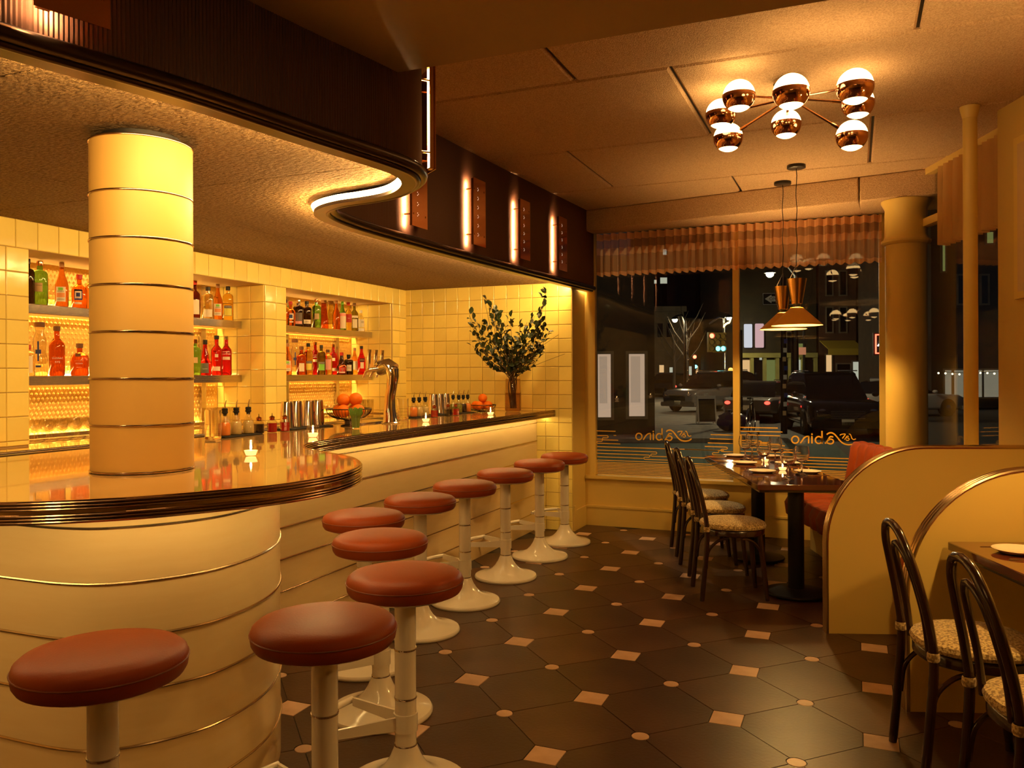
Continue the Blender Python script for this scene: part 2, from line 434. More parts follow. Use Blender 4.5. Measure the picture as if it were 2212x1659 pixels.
# ---- bar canopy: fluted fascia, dark rail, LED cove, textured soffit
FAS = catmull([(-2.35, 7.72), (-2.44, 6.2), (-2.50, 4.95), (-2.52, 4.2), (-2.515, 3.86), (-2.485, 3.62), (-2.43, 3.47), (-2.345, 3.38), (-2.22, 3.325), (-2.08, 3.305), (-1.95, 3.275),
               (-1.84, 3.22), (-1.735, 3.125), (-1.66, 3.01), (-1.625, 2.86), (-1.645, 2.66), (-1.70, 2.35), (-1.775, 1.87), (-1.845, 1.59), (-1.905, 1.36), (-2.0, .9), (-2.1, .2), (-2.15, -1.5), (-2.15, -2.4)], 10)
can = thing('bar_canopy', 'curved dark fluted canopy hanging over the bar', 'canopy', (0, 0, 0), kind='structure')
FINE = resample(FAS, .0031)
nr = normals2(FINE)
fs_ = [(2 * i, 2 * i + 2, 2 * i + 3, 2 * i + 1) for i in range(len(FINE) - 1)]
# outward side: right of travel direction must face the room (travelling towards the camera, right is -x) -> flip sign
OUT = -1
flu = G(); vs_ = []
for i, (p, n) in enumerate(zip(FINE, nr)):
    o = OUT * (-.002 + .0035 * (.5 + .5 * math.cos(2 * PI * i / 4)))
    for z in (2.335, ZC): vs_.append((p[0] + n[0] * o, p[1] + n[1] * o, z))
flu.add(vs_, fs_)
part('fluted_fascia', flu, 'fascia', can)
part('back_board', G().sweep(FAS, [(OUT * -.012, 2.36), (OUT * -.012, ZC), (OUT * -.05, ZC), (OUT * -.05, 2.36)]), 'black', can)
def rail_prof(zc, r, o0, n=10): return [(OUT * (o0 + r * math.cos(2 * PI * k / n)), zc + r * math.sin(2 * PI * k / n)) for k in range(n)]
part('rail', G().sweep(FAS, rail_prof(2.318, .022, .004)), 'dark_rail', can, smooth=True)
part('rail', G().sweep(FAS, rail_prof(2.297, .014, -.018)), 'dark_rail', can, smooth=True)
part('rail_flange', G().sweep(FAS, [(OUT * -.026, 2.286), (OUT * -.026, 2.300), (OUT * -.085, 2.300), (OUT * -.085, 2.286)]), 'dark_rail', can)
part('light_housing', G().sweep(FAS, [(OUT * -.078, 2.3005), (OUT * -.0845, 2.3005), (OUT * -.0955, 2.3245), (OUT * -.088, 2.3245)]), 'dark_rail', can)
LQ = [(OUT * -.0856, 2.302), (OUT * -.0964, 2.3245)]      # LED tape on the inner face of the housing, tilted in and down
part('light_strip', G().sweep(FAS, LQ, closedprof=False), 'led_cove', can)
# textured soffit panels between fascia and back wall
inner = offset2(FAS, OUT * -.052)
def x_at(y):
    best = None
    for a, b in zip(inner, inner[1:]):
        if (a[1] - y) * (b[1] - y) <= 0 and abs(a[1] - b[1]) > 1e-6:
            t = (y - a[1]) / (b[1] - a[1]); x = a[0] + t * (b[0] - a[0]); best = x if best is None else max(best, x)
    return best if best is not None else -2.4
sof = tag(link('ceiling_soffit', G().bx(-4.8, -2.9, -2.4, YE, ZS + .03, ZS + .05).mesh('ceiling_soffit', 'black')), 'textured panel soffit above the bar, lit along its curved edge', 'ceiling', kind='structure')
def soffit_panel(y0, y1, x0, x1=None):
    e = .004; ys = [y0 + e + (y1 - y0 - 2 * e) * k / 14 for k in range(15)]
    if x1 is None: right = [(x_at(y), y) for y in ys]
    else: right = [(x1 - e, ys[0]), (x1 - e, ys[-1])]
    poly = [(x0 + e, ys[0])] + right + [(x0 + e, ys[-1])]
    part('soffit_panel', G().prism(poly, ZS, ZS + .03), 'textured', sof)
for y0, y1, xs in [(-2.3, .3, -3.3), (.3, 1.62, -3.3), (1.62, 2.92, -3.25), (2.92, 4.2, -3.3), (4.2, 5.5, -3.25), (5.5, YE, -3.3)]:
    soffit_panel(y0, y1, xs); soffit_panel(y0, y1, XB - .5, xs)
# ---- tile maker
TS = .1328
def tile_mesh(axis, w_, h_):
    # unit tile w x h, face towards +axis ('x' or 'y-'), 8 mm proud with eased edges; local origin at lower corner
    g = .0016; e = .004; t = .008
    p = [(g, g), (w_ - g, g), (w_ - g, h_ - g), (g, h_ - g)]; q = [(g + e, g + e), (w_ - g - e, g + e), (w_ - g - e, h_ - g - e), (g + e, h_ - g - e)]
    vs_ = [(a, b, 0.) for a, b in p] + [(a, b, t - .003) for a, b in p] + [(a, b, t) for a, b in q]
    fs_ = [(8, 9, 10, 11)] + [(k, (k + 1) % 4, 4 + (k + 1) % 4, 4 + k) for k in range(4)] + [(4 + k, 4 + (k + 1) % 4, 8 + (k + 1) % 4, 8 + k) for k in range(4)]
    if axis == 'x': vs_ = [(d, a, b) for a, b, d in vs_]
    elif axis == 'y-': vs_ = [(a, -d, b) for a, b, d in vs_]
    elif axis == 'y+': vs_ = [(a, d, b) for a, b, d in vs_]
    elif axis == 'z-': vs_ = [(a, b, -d) for a, b, d in vs_]
    return G().add(vs_, fs_)
TC = {}
def tile(parent, axis, w_, h_, loc):
    k = (axis, round(w_, 3), round(h_, 3))
    if k not in TC: TC[k] = tile_mesh(axis, w_, h_).mesh('tile', 'tile')
    link('tile', TC[k], parent, loc)
def cuts(a, b, from_b=False):
    out = []; 
    if from_b:
        y = b
        while y - a > .02: out.append((max(a, y - TS), y)); y -= TS
    else:
        y = a
        while b - y > .02: out.append((y, min(b, y + TS))); y += TS
    return out
# ---- end wall (behind the vase)
XR = -2.455
we = tag(link('wall_end', G().bx(-5, XR, YE, YE + .35, -.1, ZC).mesh('wall_end', 'grout')), 'glossy yellow square tiled wall at the end of the bar', 'wall', kind='structure')
for x0, x1 in cuts(XB, XR, True):
    for z0, z1 in cuts(0, ZS, True):
        if z1 < 1.0 and x1 < -2.95: continue
        tile(we, 'y-', x1 - x0, z1 - z0, (x0, YE, z0))
# ---- back bar wall with two lit niches
NX = -4.72
ZN0, ZN1 = 1.10, 2.19
N1, N2 = (3.187, 5.175), (5.435, 7.078)
bg = G()
for (a, b) in ((-2.4, N1[0]), (N1[1], N2[0]), (N2[1], YE)): bg.bx(NX, XB, a, b, -.1, ZC)
for (a, b) in (N1, N2): bg.bx(NX, XB, a, b, ZN1, ZC); bg.bx(NX, XB, a, b, -.1, ZN0 - .02)
bg.bx(-5, NX, -2.4, YE, -.1, ZC)
wb = tag(link('wall_back', bg.mesh('wall_back', 'grout', fix=True)), 'yellow tiled back bar wall with two lit bottle niches', 'wall', kind='structure')
spans = cuts(2.12, N1[0], True) + cuts(N1[1], N2[0]) + cuts(N2[1], YE, True)
for y0, y1 in spans:
    for z0, z1 in cuts(ZN0, ZN1, True): tile(wb, 'x', y1 - y0, z1 - z0, (XB, y0, z0))
for y0, y1 in cuts(2.12, YE, True): tile(wb, 'x', y1 - y0, ZS - ZN1, (XB, y0, ZN1))
DN = XB - NX
for (a, b) in (N1, N2):
    for x0, x1 in cuts(NX + .004, XB, True):
        for z0, z1 in cuts(ZN0, ZN1, True):
            tile(wb, 'y-', x1 - x0, z1 - z0, (x0, b, z0))
            tile(wb, 'y+', x1 - x0, z1 - z0, (x0, a, z0))
    back = G()     # embossed gold sheet: honeycomb of small raised lozenges
    back.bx(NX, NX + .006, a + .01, b - .01, ZN0, ZN1)
    part('gold_sheet', back, 'gold_panel', wb)
    em = G(); s_ = .030
    ny = int((b - a - .04) / s_); nz = int((ZN1 - ZN0 - .02) / s_)
    for i in range(ny):
        for j in range(nz):
            y = a + .025 + s_ * (i + .5 + (.5 if j % 2 else 0)); z = ZN0 + .015 + s_ * (j + .5)
            if y > b - .03: continue
            x = NX + .006
            em.add([(x, y - .013, z), (x, y, z - .014), (x, y + .013, z), (x, y, z + .014), (x + .005, y, z)], [(0, 1, 4), (1, 2, 4), (2, 3, 4), (3, 0, 4)])
    e_ = part('embossing', em, 'gold_panel', wb); e_['kind'] = 'stuff'
    part('light_strip', G().bx(NX + .02, NX + .035, a + .03, b - .03, ZN0 + .004, ZN0 + .016), 'led_niche_low', wb)
    part('light_cover', G().bx(NX + .050, NX + .054, a + .012, b - .012, ZN0 - .004, ZN0 + .022), 'steel', wb)
# shelves and posts
def shelf(a, b, z1, label):
    t = thing('bottle_shelf', label, 'shelf', (-4.6, (a + b) / 2, z1 - .06), kind=None)
    o = t.location
    part('board', G().bx(NX + .045, -4.472, a + .012, b - .012, z1 - .055, z1), 'cream_dull', t, org=o)
    pr = [(-4.472, z1 - .058)]
    for k in range(9):
        z = z1 - .058 + .0065 * k; pr += [(-4.466, z + .001), (-4.463, z + .00325), (-4.466, z + .0055)]
    pr += [(-4.472, z1 + .0005)]
    g = G(); n = len(pr)
    g.add([(x, a + .012, z) for x, z in pr] + [(x, b - .012, z) for x, z in pr], [(i, i + 1, n + i + 1, n + i) for i in range(n - 1)])
    part('ribbed_edge', g, 'steel', t, org=o)
    part('light_strip', G().bx(NX + .012, NX + .026, a + .03, b - .03, z1 + .001, z1 + .010), 'led_niche', t, org=o)
ZSH = (1.91, 1.485)
shelf(*N1, ZSH[0], 'upper bottle shelf in the niche behind the yellow column')
shelf(*N1, ZSH[1], 'lower bottle shelf in the niche behind the yellow column')
shelf(*N2, ZSH[0], 'upper bottle shelf in the niche beside the beer tap')
shelf(*N2, ZSH[1], 'lower bottle shelf in the niche beside the beer tap')
for k, y in enumerate((4.99, 6.01, 6.79)):
    g = G()
    for z0, z1 in ((ZN0, ZSH[1] - .06), (ZSH[1] + .012, ZSH[0] - .06), (ZSH[0] + .012, ZN1 - .01)): g.bx(NX + .012, NX + .034, y - .024, y + .024, z0, z1)
    part('metal_post', g, 'steel', wb)
# ---- reveal beside the window, window walls
solo('wall_window_reveal', G().bx(XR - .1, XR + .004, YE + .001, YW + .12, 0, ZC), 'cream', 'plain cream return wall between tiles and window', 'wall', kind='structure')
solo('trim_1', G().bx(XR + .004, XR + .022, YE + .0, YE + .05, .0, .235).bx(XR + .004, XR + .020, YE + .05, YW, 0, .19), 'cream', 'cream skirting on the short return wall', 'trim', kind='structure')
ZI = .487
Y1 = YW + .14
ww = tag(link('wall_window', G().bx(XR, 2.2, YW, Y1, -.2, ZI - .03).bx(XR, -2.40, YW, Y1, ZI - .03, ZC).bx(-2.40, 2.2, YW, Y1, 2.90, ZC).mesh('wall_window', 'cream')), 'low cream wall under the street window', 'wall', kind='structure')
solo('baseboard_window', G().bx(XR + .02, .6, YW - .022, YW, 0, .175).bx(XR + .02, .6, YW - .028, YW, .175, .195), 'cream', 'cream skirting board below the street window', 'baseboard', kind='structure')
win = thing('window_1', 'large plate glass street window with gold lettering, left of the round column', 'window', (0, YW, 0), kind='structure')
wo = win.location
part('sill', G().bx(XR + .01, .24, YW - .03, Y1, ZI - .03, ZI), 'cream', win, org=wo)
fr = G().bx(-2.40, -2.345, YW - .012, YW + .06, ZI, 2.90).bx(.20, .27, YW - .012, YW + .06, ZI, 2.90).bx(-2.345, .20, YW - .012, YW + .06, 2.86, 2.90)
part('window_frame', fr, 'cream', win, org=wo)
part('mullion', G().bx(-1.028, -.972, YW - .02, YW + .06, ZI, 2.86), 'cream', win, org=wo)
part('pane', G().bx(-2.345, -1.028, YW + .030, YW + .036, ZI, 2.86), 'pane', win, org=wo)
part('pane', G().bx(-.972, .20, YW + .030, YW + .036, ZI, 2.86), 'pane', win, org=wo)
# angled right wall: pier, window, partition wall towards the camera
def wall_b(g, a0, a1, b0, b1, z0, z1): return g.bxb(a0, a1, b0, b1, z0, z1)
wr = G(); wall_b(wr, 1.117, 1.5, -7.6, .297, -.1, ZC)
solo('wall_right', wr, 'cream_dull', 'plain yellow-lit pier wall at the right edge', 'wall', kind='structure')
solo('wall_right_low', G().bxb(1.30, 1.42, .297, 2.30, -.2, ZI).bxb(1.30, 1.42, .297, 2.30, 3.0, ZC + .02), 'cream_dull', 'low wall and head of the right-hand window', 'wall', kind='structure')
w2 = thing('window_2', 'narrow dark street window between round column and right pier', 'window', tuple(W(1.34, 1.2)), kind='structure')
part('pane', G().bxb(1.355, 1.361, .34, 2.22, ZI, 3.0), 'pane', w2, org=w2.location)
part('window_frame', G().bxb(1.32, 1.39, .297, .34, ZI, 3.0).bxb(1.32, 1.39, 2.22, 2.30, ZI, 3.0).bxb(1.32, 1.39, .34, 2.22, 2.62, 2.68), 'cream_dull', w2, org=w2.location)
solo('wall_rear', G().bx(-5, 5, -2.6, -2.45, -.1, ZC), 'cream_dull', 'plain wall behind the viewer', 'wall', kind='structure')
solo('wall_side_rear', G().bx(4.9, 5, -2.5, 0, -.1, ZC), 'cream_dull', 'plain side wall behind the viewer', 'wall', kind='structure')
# beam over the window
bm_ = G()
A, B = Vector((-2.47, 7.55, 0)), Vector((.64, 7.03, 0))
for p, q in ((0., .806), (.809, 1.)):
    a, b = A.lerp(B, p), A.lerp(B, q)
    bm_.hexa([(a.x, a.y, 2.85), (b.x, b.y, 2.85), (b.x + .05, YW - .001, 2.85), (a.x, YW - .001, 2.85), (a.x, a.y, ZC - .001), (b.x, b.y, ZC - .001), (b.x + .05, YW - .001, ZC - .001), (a.x, YW - .001, ZC - .001)])
bo = solo('ceiling_beam', bm_, 'acoustic', 'speckled acoustic beam above the street window', 'beam', kind='structure')
bevel(bo, .012)
# ---- columns
def column(name, label, c, r, zs, m, ring, z0, z1):
    t = thing(name, label, 'column', (c[0], c[1], z0), kind='structure')
    for a, b in zip(zs, zs[1:]):
        part('band', G().lathe([(r, a + .002 - z0), (r, b - .002 - z0)], 56), m, t, smooth=True)
    for z in zs:
        part('ring', G().lathe([(r - .002, z - .004 - z0), (r + .003, z - .003 - z0), (r + .004, z - z0), (r + .003, z + .003 - z0), (r - .002, z + .004 - z0)], 56, cap=False), ring, t, smooth=True)
    return t
zc_ = [1.146 + .1636 * k for k in range(7)] + [2.318]
bc = column('bar_column', 'thick yellow banded column rising through the bar counter', (-2.399, 2.249), .174, zc_, 'column_paint', 'bronze', 1.141, ZS)
part('neck', G().lathe([(.135, zc_[-1] - 1.141), (.135, ZS - 1.1415)], 40), 'black', bc, smooth=True)  # black stub stands in for the shadow gap below the soffit
wc = thing('window_column', 'round cream column with collar at the window corner', 'column', (.385, 7.25, 0), kind='structure')
rr = .153
part('shaft', G().lathe([(rr + .012, 0), (rr, .05), (rr, 2.50), (rr + .004, 2.51)], 48), 'cream', wc, smooth=True)
part('collar', G().lathe([(rr, 2.495), (rr + .018, 2.50), (rr + .030, 2.515), (rr + .030, 2.53), (rr + .012, 2.545), (rr + .004, 2.57), (rr + .002, 2.78), (rr + .03, 2.835), (rr + .03, 2.849)], 48), 'cream', wc, smooth=True)
pl = W(.908, .197)
po = thing('pipe_post', 'slim cream pipe standing before the right-hand window', 'pipe', tuple(pl), kind=None)
part('shaft', G().lathe([(.039, 0), (.039, ZC - .06)], 24), 'cream', po, smooth=True)
part('cap', G().lathe([(.040, ZC - .07), (.052, ZC - .02), (.055, ZC - .002)], 24), 'cream', po, smooth=True)
# ---- bar front
BF = catmull([(-2.81, 7.35), (-2.81, 5.5), (-2.81, 3.75), (-2.795, 3.45), (-2.72, 3.22), (-2.58, 3.05), (-2.40, 2.92), (-2.22, 2.78), (-2.07, 2.60), (-1.975, 2.40), (-1.945, 2.19), (-1.98, 2.03),
              (-2.09, 1.875), (-2.23, 1.805), (-2.53, 1.79), (-3.37, 1.79)], 10)
bar = thing('cocktail_bar', 'curved cream panelled bar front with thin metal bands', 'bar', (-2.5, 3.5, 0))
bo_ = bar.location
zb = [0.0, .164, .334, .505, .674, .844, 1.015, 1.079]
for k in range(7):
    a, b = zb[k] + .0015, zb[k + 1] - .0015
    part('panel', G().sweep(BF, [(OUT * 0, a), (OUT * 0, b), (OUT * -.02, b), (OUT * -.02, a)]), 'panel', bar, smooth=True, org=bo_)
for k in range(1, 7):
    z = zb[k]
    part('metal_band', G().sweep(BF, [(OUT * .0005, z - .004), (OUT * .004, z - .0035), (OUT * .006, z), (OUT * .004, z + .0035), (OUT * .0005, z + .004)]), 'brass_trim', bar, smooth=True, org=bo_)
# ---- counter top
CO = catmull([(-2.625, 7.355), (-2.625, 5.8), (-2.61, 4.3), (-2.58, 3.68), (-2.53, 3.42), (-2.44, 3.255), (-2.31, 3.14), (-2.16, 3.05), (-2.0, 2.955), (-1.86, 2.83), (-1.73, 2.65), (-1.655, 2.45),
              (-1.637, 2.27), (-1.675, 2.07), (-1.785, 1.86), (-1.91, 1.69), (-2.13, 1.525), (-2.40, 1.44), (-2.8, 1.42), (-3.37, 1.42)], 8)
ct = thing('bar_counter', 'glossy amber stone bar top with ribbed metal edge', 'counter', (-2.6, 3.5, 1.08))
co_ = ct.location
inn_ = offset2(CO, OUT * -.012)
part('stone_top', G().prism(inn_ + [(-3.36, 7.355)], 1.112, 1.140), 'counter', ct, org=co_)
part('inner_rail', G().bx(-3.40, -3.36, 1.42, 7.355, 1.095, 1.143), 'dark_rail', ct, org=co_)
pr = [(OUT * -.012, 1.076), (OUT * -.004, 1.076)]
for k in range(7):
    z = 1.078 + .0088 * k
    if k == 3: pr += [(OUT * -.003, z), (OUT * -.003, z + .0088)]; continue
    pr += [(OUT * -.003, z + .0002), (OUT * .004, z + .0018), (OUT * .0062, z + .0044), (OUT * .004, z + .0070), (OUT * -.003, z + .0086)]
pr += [(OUT * -.001, 1.1415), (OUT * -.012, 1.1415)]
part('ribbed_edge', G().sweep(CO, pr), 'bronze', ct, org=co_)
part('under_board', G().prism(offset2(CO, OUT * -.014) + [(-3.36, 7.355)], 1.082, 1.111), 'black', ct, org=co_)
LED = [p for p in offset2(CO, OUT * -.10)]
part('light_strip', G().sweep(LED, [(0, 1.0765), (OUT * .010, 1.0765), (OUT * .010, 1.0815), (0, 1.0815)]), 'led_counter', ct, org=co_)
# ---- back counter
bk = thing('back_counter', 'back bar worktop with ribbed metal edge under the niches', 'counter', (-4.1, 4.5, 0))
part('cabinet', G().bx(-4.24, -4.02, 1.5, 7.35, 0, 1.04), 'cream_dull', bk, org=bk.location)
part('worktop', G().bx(-4.242, -4.006, 1.5, 7.35, 1.04, 1.094).bx(NX + .012, -4.242, N1[0] + .012, N1[1] - .012, 1.081, 1.094).bx(NX + .012, -4.242, N2[0] + .012, N2[1] - .012, 1.081, 1.094), 'counter', bk, org=bk.location)
pr = [(-4.006, 1.036)]
for k in range(7):
    z = 1.038 + .0084 * k; pr += [(-4.003, z + .0004), (-3.998, z + .004), (-4.003, z + .008)]
pr += [(-4.006, 1.097)]
n = len(pr)
part('ribbed_edge', G().add([(x, 1.5, z) for x, z in pr] + [(x, 7.35, z) for x, z in pr], [(i, i + 1, n + i + 1, n + i) for i in range(n - 1)]), 'steel', bk, org=bk.location)
# ---- bar stools
def make_stool():
    t = thing('bar_stool', '', 'stool', (0, 0, 0), 0, 'rust leather bar stools along the curved bar')
    R = .208
    part('base', G().lathe([(.224, 0), (.228, .006), (.228, .014), (.222, .022), (.19, .030), (.145, .042), (.105, .062), (.075, .092), (.056, .122), (.044, .150), (.040, .162)], 40), 'enamel', t, smooth=True)
    part('stem', G().lathe([(.038, .162), (.038, .70)], 28), 'enamel', t, smooth=True)
    for z in (.165, .332, .505, .682):
        part('chrome_ring', G().lathe([(.0375, z - .0035), (.0405, z - .003), (.041, z), (.0405, z + .003), (.0375, z + .0035)], 28, cap=False), 'chrome', t, smooth=True)
    part('seat_plate', G().lathe([(.05, .690), (.17, .697), (.185, .704), (.185, .710)], 36), 'enamel', t, smooth=True)
    st = part('seat', G().lathe([(.186, .706), (.197, .709), (.205, .722), (R, .742), (R - .001, .752), (.203, .764), (.190, .775), (.160, .783), (.10, .788), (.04, .789), (.001, .789)], 48), 'leather', t, smooth=True)
    part('piping', G().tube([((R + .0002) * math.cos(k * PI / 24), (R + .0002) * math.sin(k * PI / 24), .7475) for k in range(48)], .0022, 6, closed=True), 'leather_dark', st, smooth=True)
    fo = part('footrest_collar', G().lathe([(.0385, .212), (.043, .213), (.043, .277), (.0385, .278)], 28, cap=False), 'enamel', t, smooth=True)
    for s in (-1, 1):    # two flat bars to a bowed round rail, on the bar side (local -x)
        a = Vector((-.030, .030 * s, 0)); b = Vector((-.235, .150 * s, 0)); d = (b - a).normalized(); nn = Vector((-d.y, d.x, 0)) * .005
        part('footrest_bar', G().hexa([a + nn + Vector((0, 0, .222)), a - nn + Vector((0, 0, .222)), b - nn + Vector((0, 0, .232)), b + nn + Vector((0, 0, .232)),
                                       a + nn + Vector((0, 0, .268)), a - nn + Vector((0, 0, .268)), b - nn + Vector((0, 0, .262)), b + nn + Vector((0, 0, .262))]), 'enamel', t)
    part('footrest_rail', G().tube([(-.245 - .055 * math.cos(PI * k / 16 - PI / 2), -.165 + .33 * k / 16, .249) for k in range(17)], .013, 10), 'enamel', t, smooth=True)
    return t
st0 = make_stool()
stools = [((-1.79, 1.545), -.9, 'rust leather bar stool nearest the viewer at the lower left, before the bar nose'),
          ((-1.42, 1.985), .15, 'rust leather bar stool second from the left, overlapping the bar nose corner'),
          ((-1.485, 2.56), .3, 'rust leather bar stool third from the viewer, its base cut by the bottom edge'),
          ((-1.925, 3.105), .5, 'rust leather bar stool fourth from the viewer, seat behind the third stool'),
          ((-2.31, 3.57), .3, 'rust leather bar stool fifth from the viewer, mostly hidden by the fourth seat'),
          ((-2.32, 4.175), .05, 'rust leather bar stool sixth from the viewer along the straight bar'),
          ((-2.345, 4.815), 0., 'rust leather bar stool fourth from the tiled end wall'),
          ((-2.358, 5.52), 0., 'rust leather bar stool third from the tiled end wall'),
          ((-2.358, 6.225), 0., 'rust leather bar stool second from the tiled end wall'),
          ((-2.356, 6.84), -.45, 'rust leather bar stool farthest away, next to the tiled end wall')]
for k, ((x, y), r, lb) in enumerate(stools):
    if k == 0: st0.location = (x, y, 0); st0.rotation_euler = (0, 0, r); st0['label'] = lb
    else: copy_tree(st0, lb, (x, y, 0), r)
# ---- sconces on the fascia: copper plate on pegs, its lit holes as glowing dots, LED bar behind it
def make_sconce(name):
    t = thing(name, '', 'wall lamp', (0, 0, 0), 0, 'copper sconces on the fluted canopy')
    H, WD = .465, .185     # local x = outward, y along fascia
    part('plate', G().bx(.066, .069, -WD / 2, WD / 2, 0, H), 'copper', t)
    ye = -WD / 2 + .028      # LED recessed in a channel along the near edge, facing the fascia
    part('led_bar', G().bx(.056, .059, ye - .012, ye + .012, .012, H - .012), 'led_sconce', t)
    part('led_channel', G().bx(.060, .0655, ye - .016, ye + .016, .004, H - .004).bx(.045, .060, ye - .016, ye - .013, .004, H - .004).bx(.045, .060, ye + .013, ye + .016, .004, H - .004).bx(.045, .060, ye - .013, ye + .013, .004, .010).bx(.045, .060, ye - .013, ye + .013, H - .010, H - .004), 'brass', t)
    for y in (WD / 2 - .02, -WD / 2 + .02):
        for z in (.075, H - .075):
            part('peg', G().tube([(.003, y, z), (.072, y, z)], .006, 10), 'brass', t, smooth=True)
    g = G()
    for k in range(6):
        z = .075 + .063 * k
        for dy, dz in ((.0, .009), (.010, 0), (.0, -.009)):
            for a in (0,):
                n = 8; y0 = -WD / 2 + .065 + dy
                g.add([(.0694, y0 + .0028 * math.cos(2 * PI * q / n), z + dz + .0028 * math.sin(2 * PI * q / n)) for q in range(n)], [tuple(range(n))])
    part('glow_dots', g, 'perforation', t)['kind'] = 'stuff'  # glowing discs imitate LED light showing through the plate holes
    return t
sc0 = make_sconce('wall_sconce')
def fas_at(y=None, p=None):
    best = None
    for i in range(len(FAS) - 1):
        a, b = FAS[i], FAS[i + 1]; m = ((a[0] + b[0]) / 2, (a[1] + b[1]) / 2)
        d = abs(m[1] - y) if p is None else math.dist(m, p)
        if best is None or d < best[0]:
            tx, ty = b[0] - a[0], b[1] - a[1]; l = math.hypot(tx, ty); best = (d, m, (-ty / l, tx / l))
    return best[1], best[2]
sc_pos = [(None, (-1.80, 3.19), 'copper sconce standing off the rounded nose of the bar canopy'), (4.42, None, 'copper sconce directly behind the canopy nose, lower part visible'), (5.18, None, 'copper sconce second along the straight canopy, mirror-bright plate'),
          (5.98, None, 'copper sconce third along the straight canopy'), (6.80, None, 'copper sconce farthest along the canopy, nearest the window'), (None, (-1.86, 1.50), 'dark sconce plate at the top left corner of the view')]
for k, (y, p, lb) in enumerate(sc_pos):
    m, n = fas_at(y, p)
    rot = math.atan2(n[1], n[0]); loc = (m[0] + n[0] * .004, m[1] + n[1] * .004, 2.38)
    o = sc0 if k == 0 else None
    if o: o.location = loc; o.rotation_euler = (0, 0, rot); o['label'] = lb
    else: o = copy_tree(sc0, lb, loc, rot)
# ---- chandelier of eight globes
def chandelier(c, pts, label, group=None):
    t = thing('globe_chandelier', label, 'chandelier', c)
    C0 = Vector(c)
    part('canopy_disc', G().lathe([(.075, 0), (.08, -.004), (.08, -.022), (.07, -.026)], 32), 'bronze', t, smooth=True)
    part('hub', G().lathe([(.012, -.026), (.012, -.085), (.032, -.090), (.036, -.11), (.020, -.128), (.001, -.13)], 20), 'copper', t, smooth=True)
    for p in pts:
        q = Vector(p) - C0; R = .080
        gl = part('globe', G().sphere((0, 0, 0), R, 28, 18), 'globe', t, smooth=True, loc=q)
        hub = Vector((0, 0, -.10)); d = (hub - q); e = q + d.normalized() * R * .985
        bd = part('metal_band', G().lathe([((R + .0025) * math.cos(th), (R + .0025) * math.sin(th)) for th in [math.radians(-50 + 6.1 * k) for k in range(10)]], 28, cap=False), 'copper', gl, smooth=True)
        part('arm', G().tube([e, hub + (q - hub).normalized() * .03], .0062, 8), 'copper', t, smooth=True)
        part('arm_joint', G().tube([q + d.normalized() * R * .99, q + d.normalized() * (R + .045)], .009, 8), 'copper', t, smooth=True)
    return t
def at_depth(u, v, Zc): r = ray(u, v); return r * Zc + Vector((0, 0, CZ))
gp = [(1596, 207, 4.17), (1557, 246, 4.50), (1573, 297, 4.65), (1709, 198, 3.73), (1698, 268, 4.57), (1847, 187, 3.73), (1853, 222, 4.23), (1840, 293, 4.36)]
cc = onz(1704, 172, ZC)
chandelier(tuple(cc), [at_depth(*g) for g in gp], 'eight-globe copper ceiling lamp glowing above the dining floor')
c2 = Vector((.1, .55, ZD))  # unseen lamp added for light from behind the viewer
chandelier(tuple(c2), [c2 + Vector((.43 * math.cos(k * PI / 4 + .3), .43 * math.sin(k * PI / 4 + .3), -.20)) for k in range(8)], 'added eight-globe ceiling lamp over the viewer, unseen, for room light')
# ---- pendants over the table
def make_pendant():
    t = thing('pendant_lamp', '', 'lamp', (0, 0, 0), 0, 'double cone pendant lamps')
    D = ZC - 1.84    # shade rim below ceiling
    part('canopy_disc', G().lathe([(.066, 0), (.068, -.003), (.068, -.022), (.060, -.026)], 28), 'black', t, smooth=True)
    zt = -D + .36
    part('cord', G().tube([(.004 * math.sin(k * 1.3), .004 * math.cos(k * 1.9), -.026 + (zt + .10 + .026) * k / 14) for k in range(15)] + [(-.03, 0, zt + .04), (-.058, 0, zt - .02), (-.06, 0, zt - .1), (-.045, 0, -D + .14)], .0032, 6), 'black', t, smooth=True)
    part('suspension_wire', G().tube([(0, 0, zt + .10), (0, 0, -D + .325)], .0012, 5), 'steel', t)
    part('upper_cone', G().lathe([(.040, -D + .165), (.074, -D + .352), (.071, -D + .352), (.037, -D + .165)], 36, cap=False), 'brass', t, smooth=True)
    part('collar', G().lathe([(.027, -D + .140), (.027, -D + .166)], 24), 'black', t, smooth=True)
    sh = part('shade', G().lathe([(.028, -D + .140), (.045, -D + .135), (.187, -D + .002), (.1865, -D)], 48, cap=False), 'shade', t, smooth=True)
    part('shade_lining', G().lathe([(.026, -D + .136), (.043, -D + .131), (.1845, -D + .001)], 48, cap=False), 'shade_inner', sh, smooth=True)
    part('upper_bulb', G().sphere((0, 0, -D + .305), .018, 12, 8), 'bulb_up', t, smooth=True)
    part('bulb', G().sphere((0, 0, -D + .085), .030, 16, 10), 'bulb', t, smooth=True)
    return t
pe = make_pendant()
c = onz(1720, 357, ZC); pe.location = c; pe['label'] = 'double cone pendant lamp hanging nearer, in front of the other pendant'
c = onz(1692, 397, ZC); c.y -= .07
copy_tree(pe, 'double cone pendant lamp hanging farther back, partly hidden by the nearer one', c, .0)

for b_, lb in ((-1.62, 'added double cone pendant lamp over the right-edge table, farther one, unseen fill light'), (-2.35, 'added double cone pendant lamp over the right-edge table, nearer one, unseen fill light')):
    p = W(.47, b_); p.z = ZC if p.y > 2.85 else ZD  # unseen pendants added to brighten the partitions and ceiling
    copy_tree(pe, lb, p)
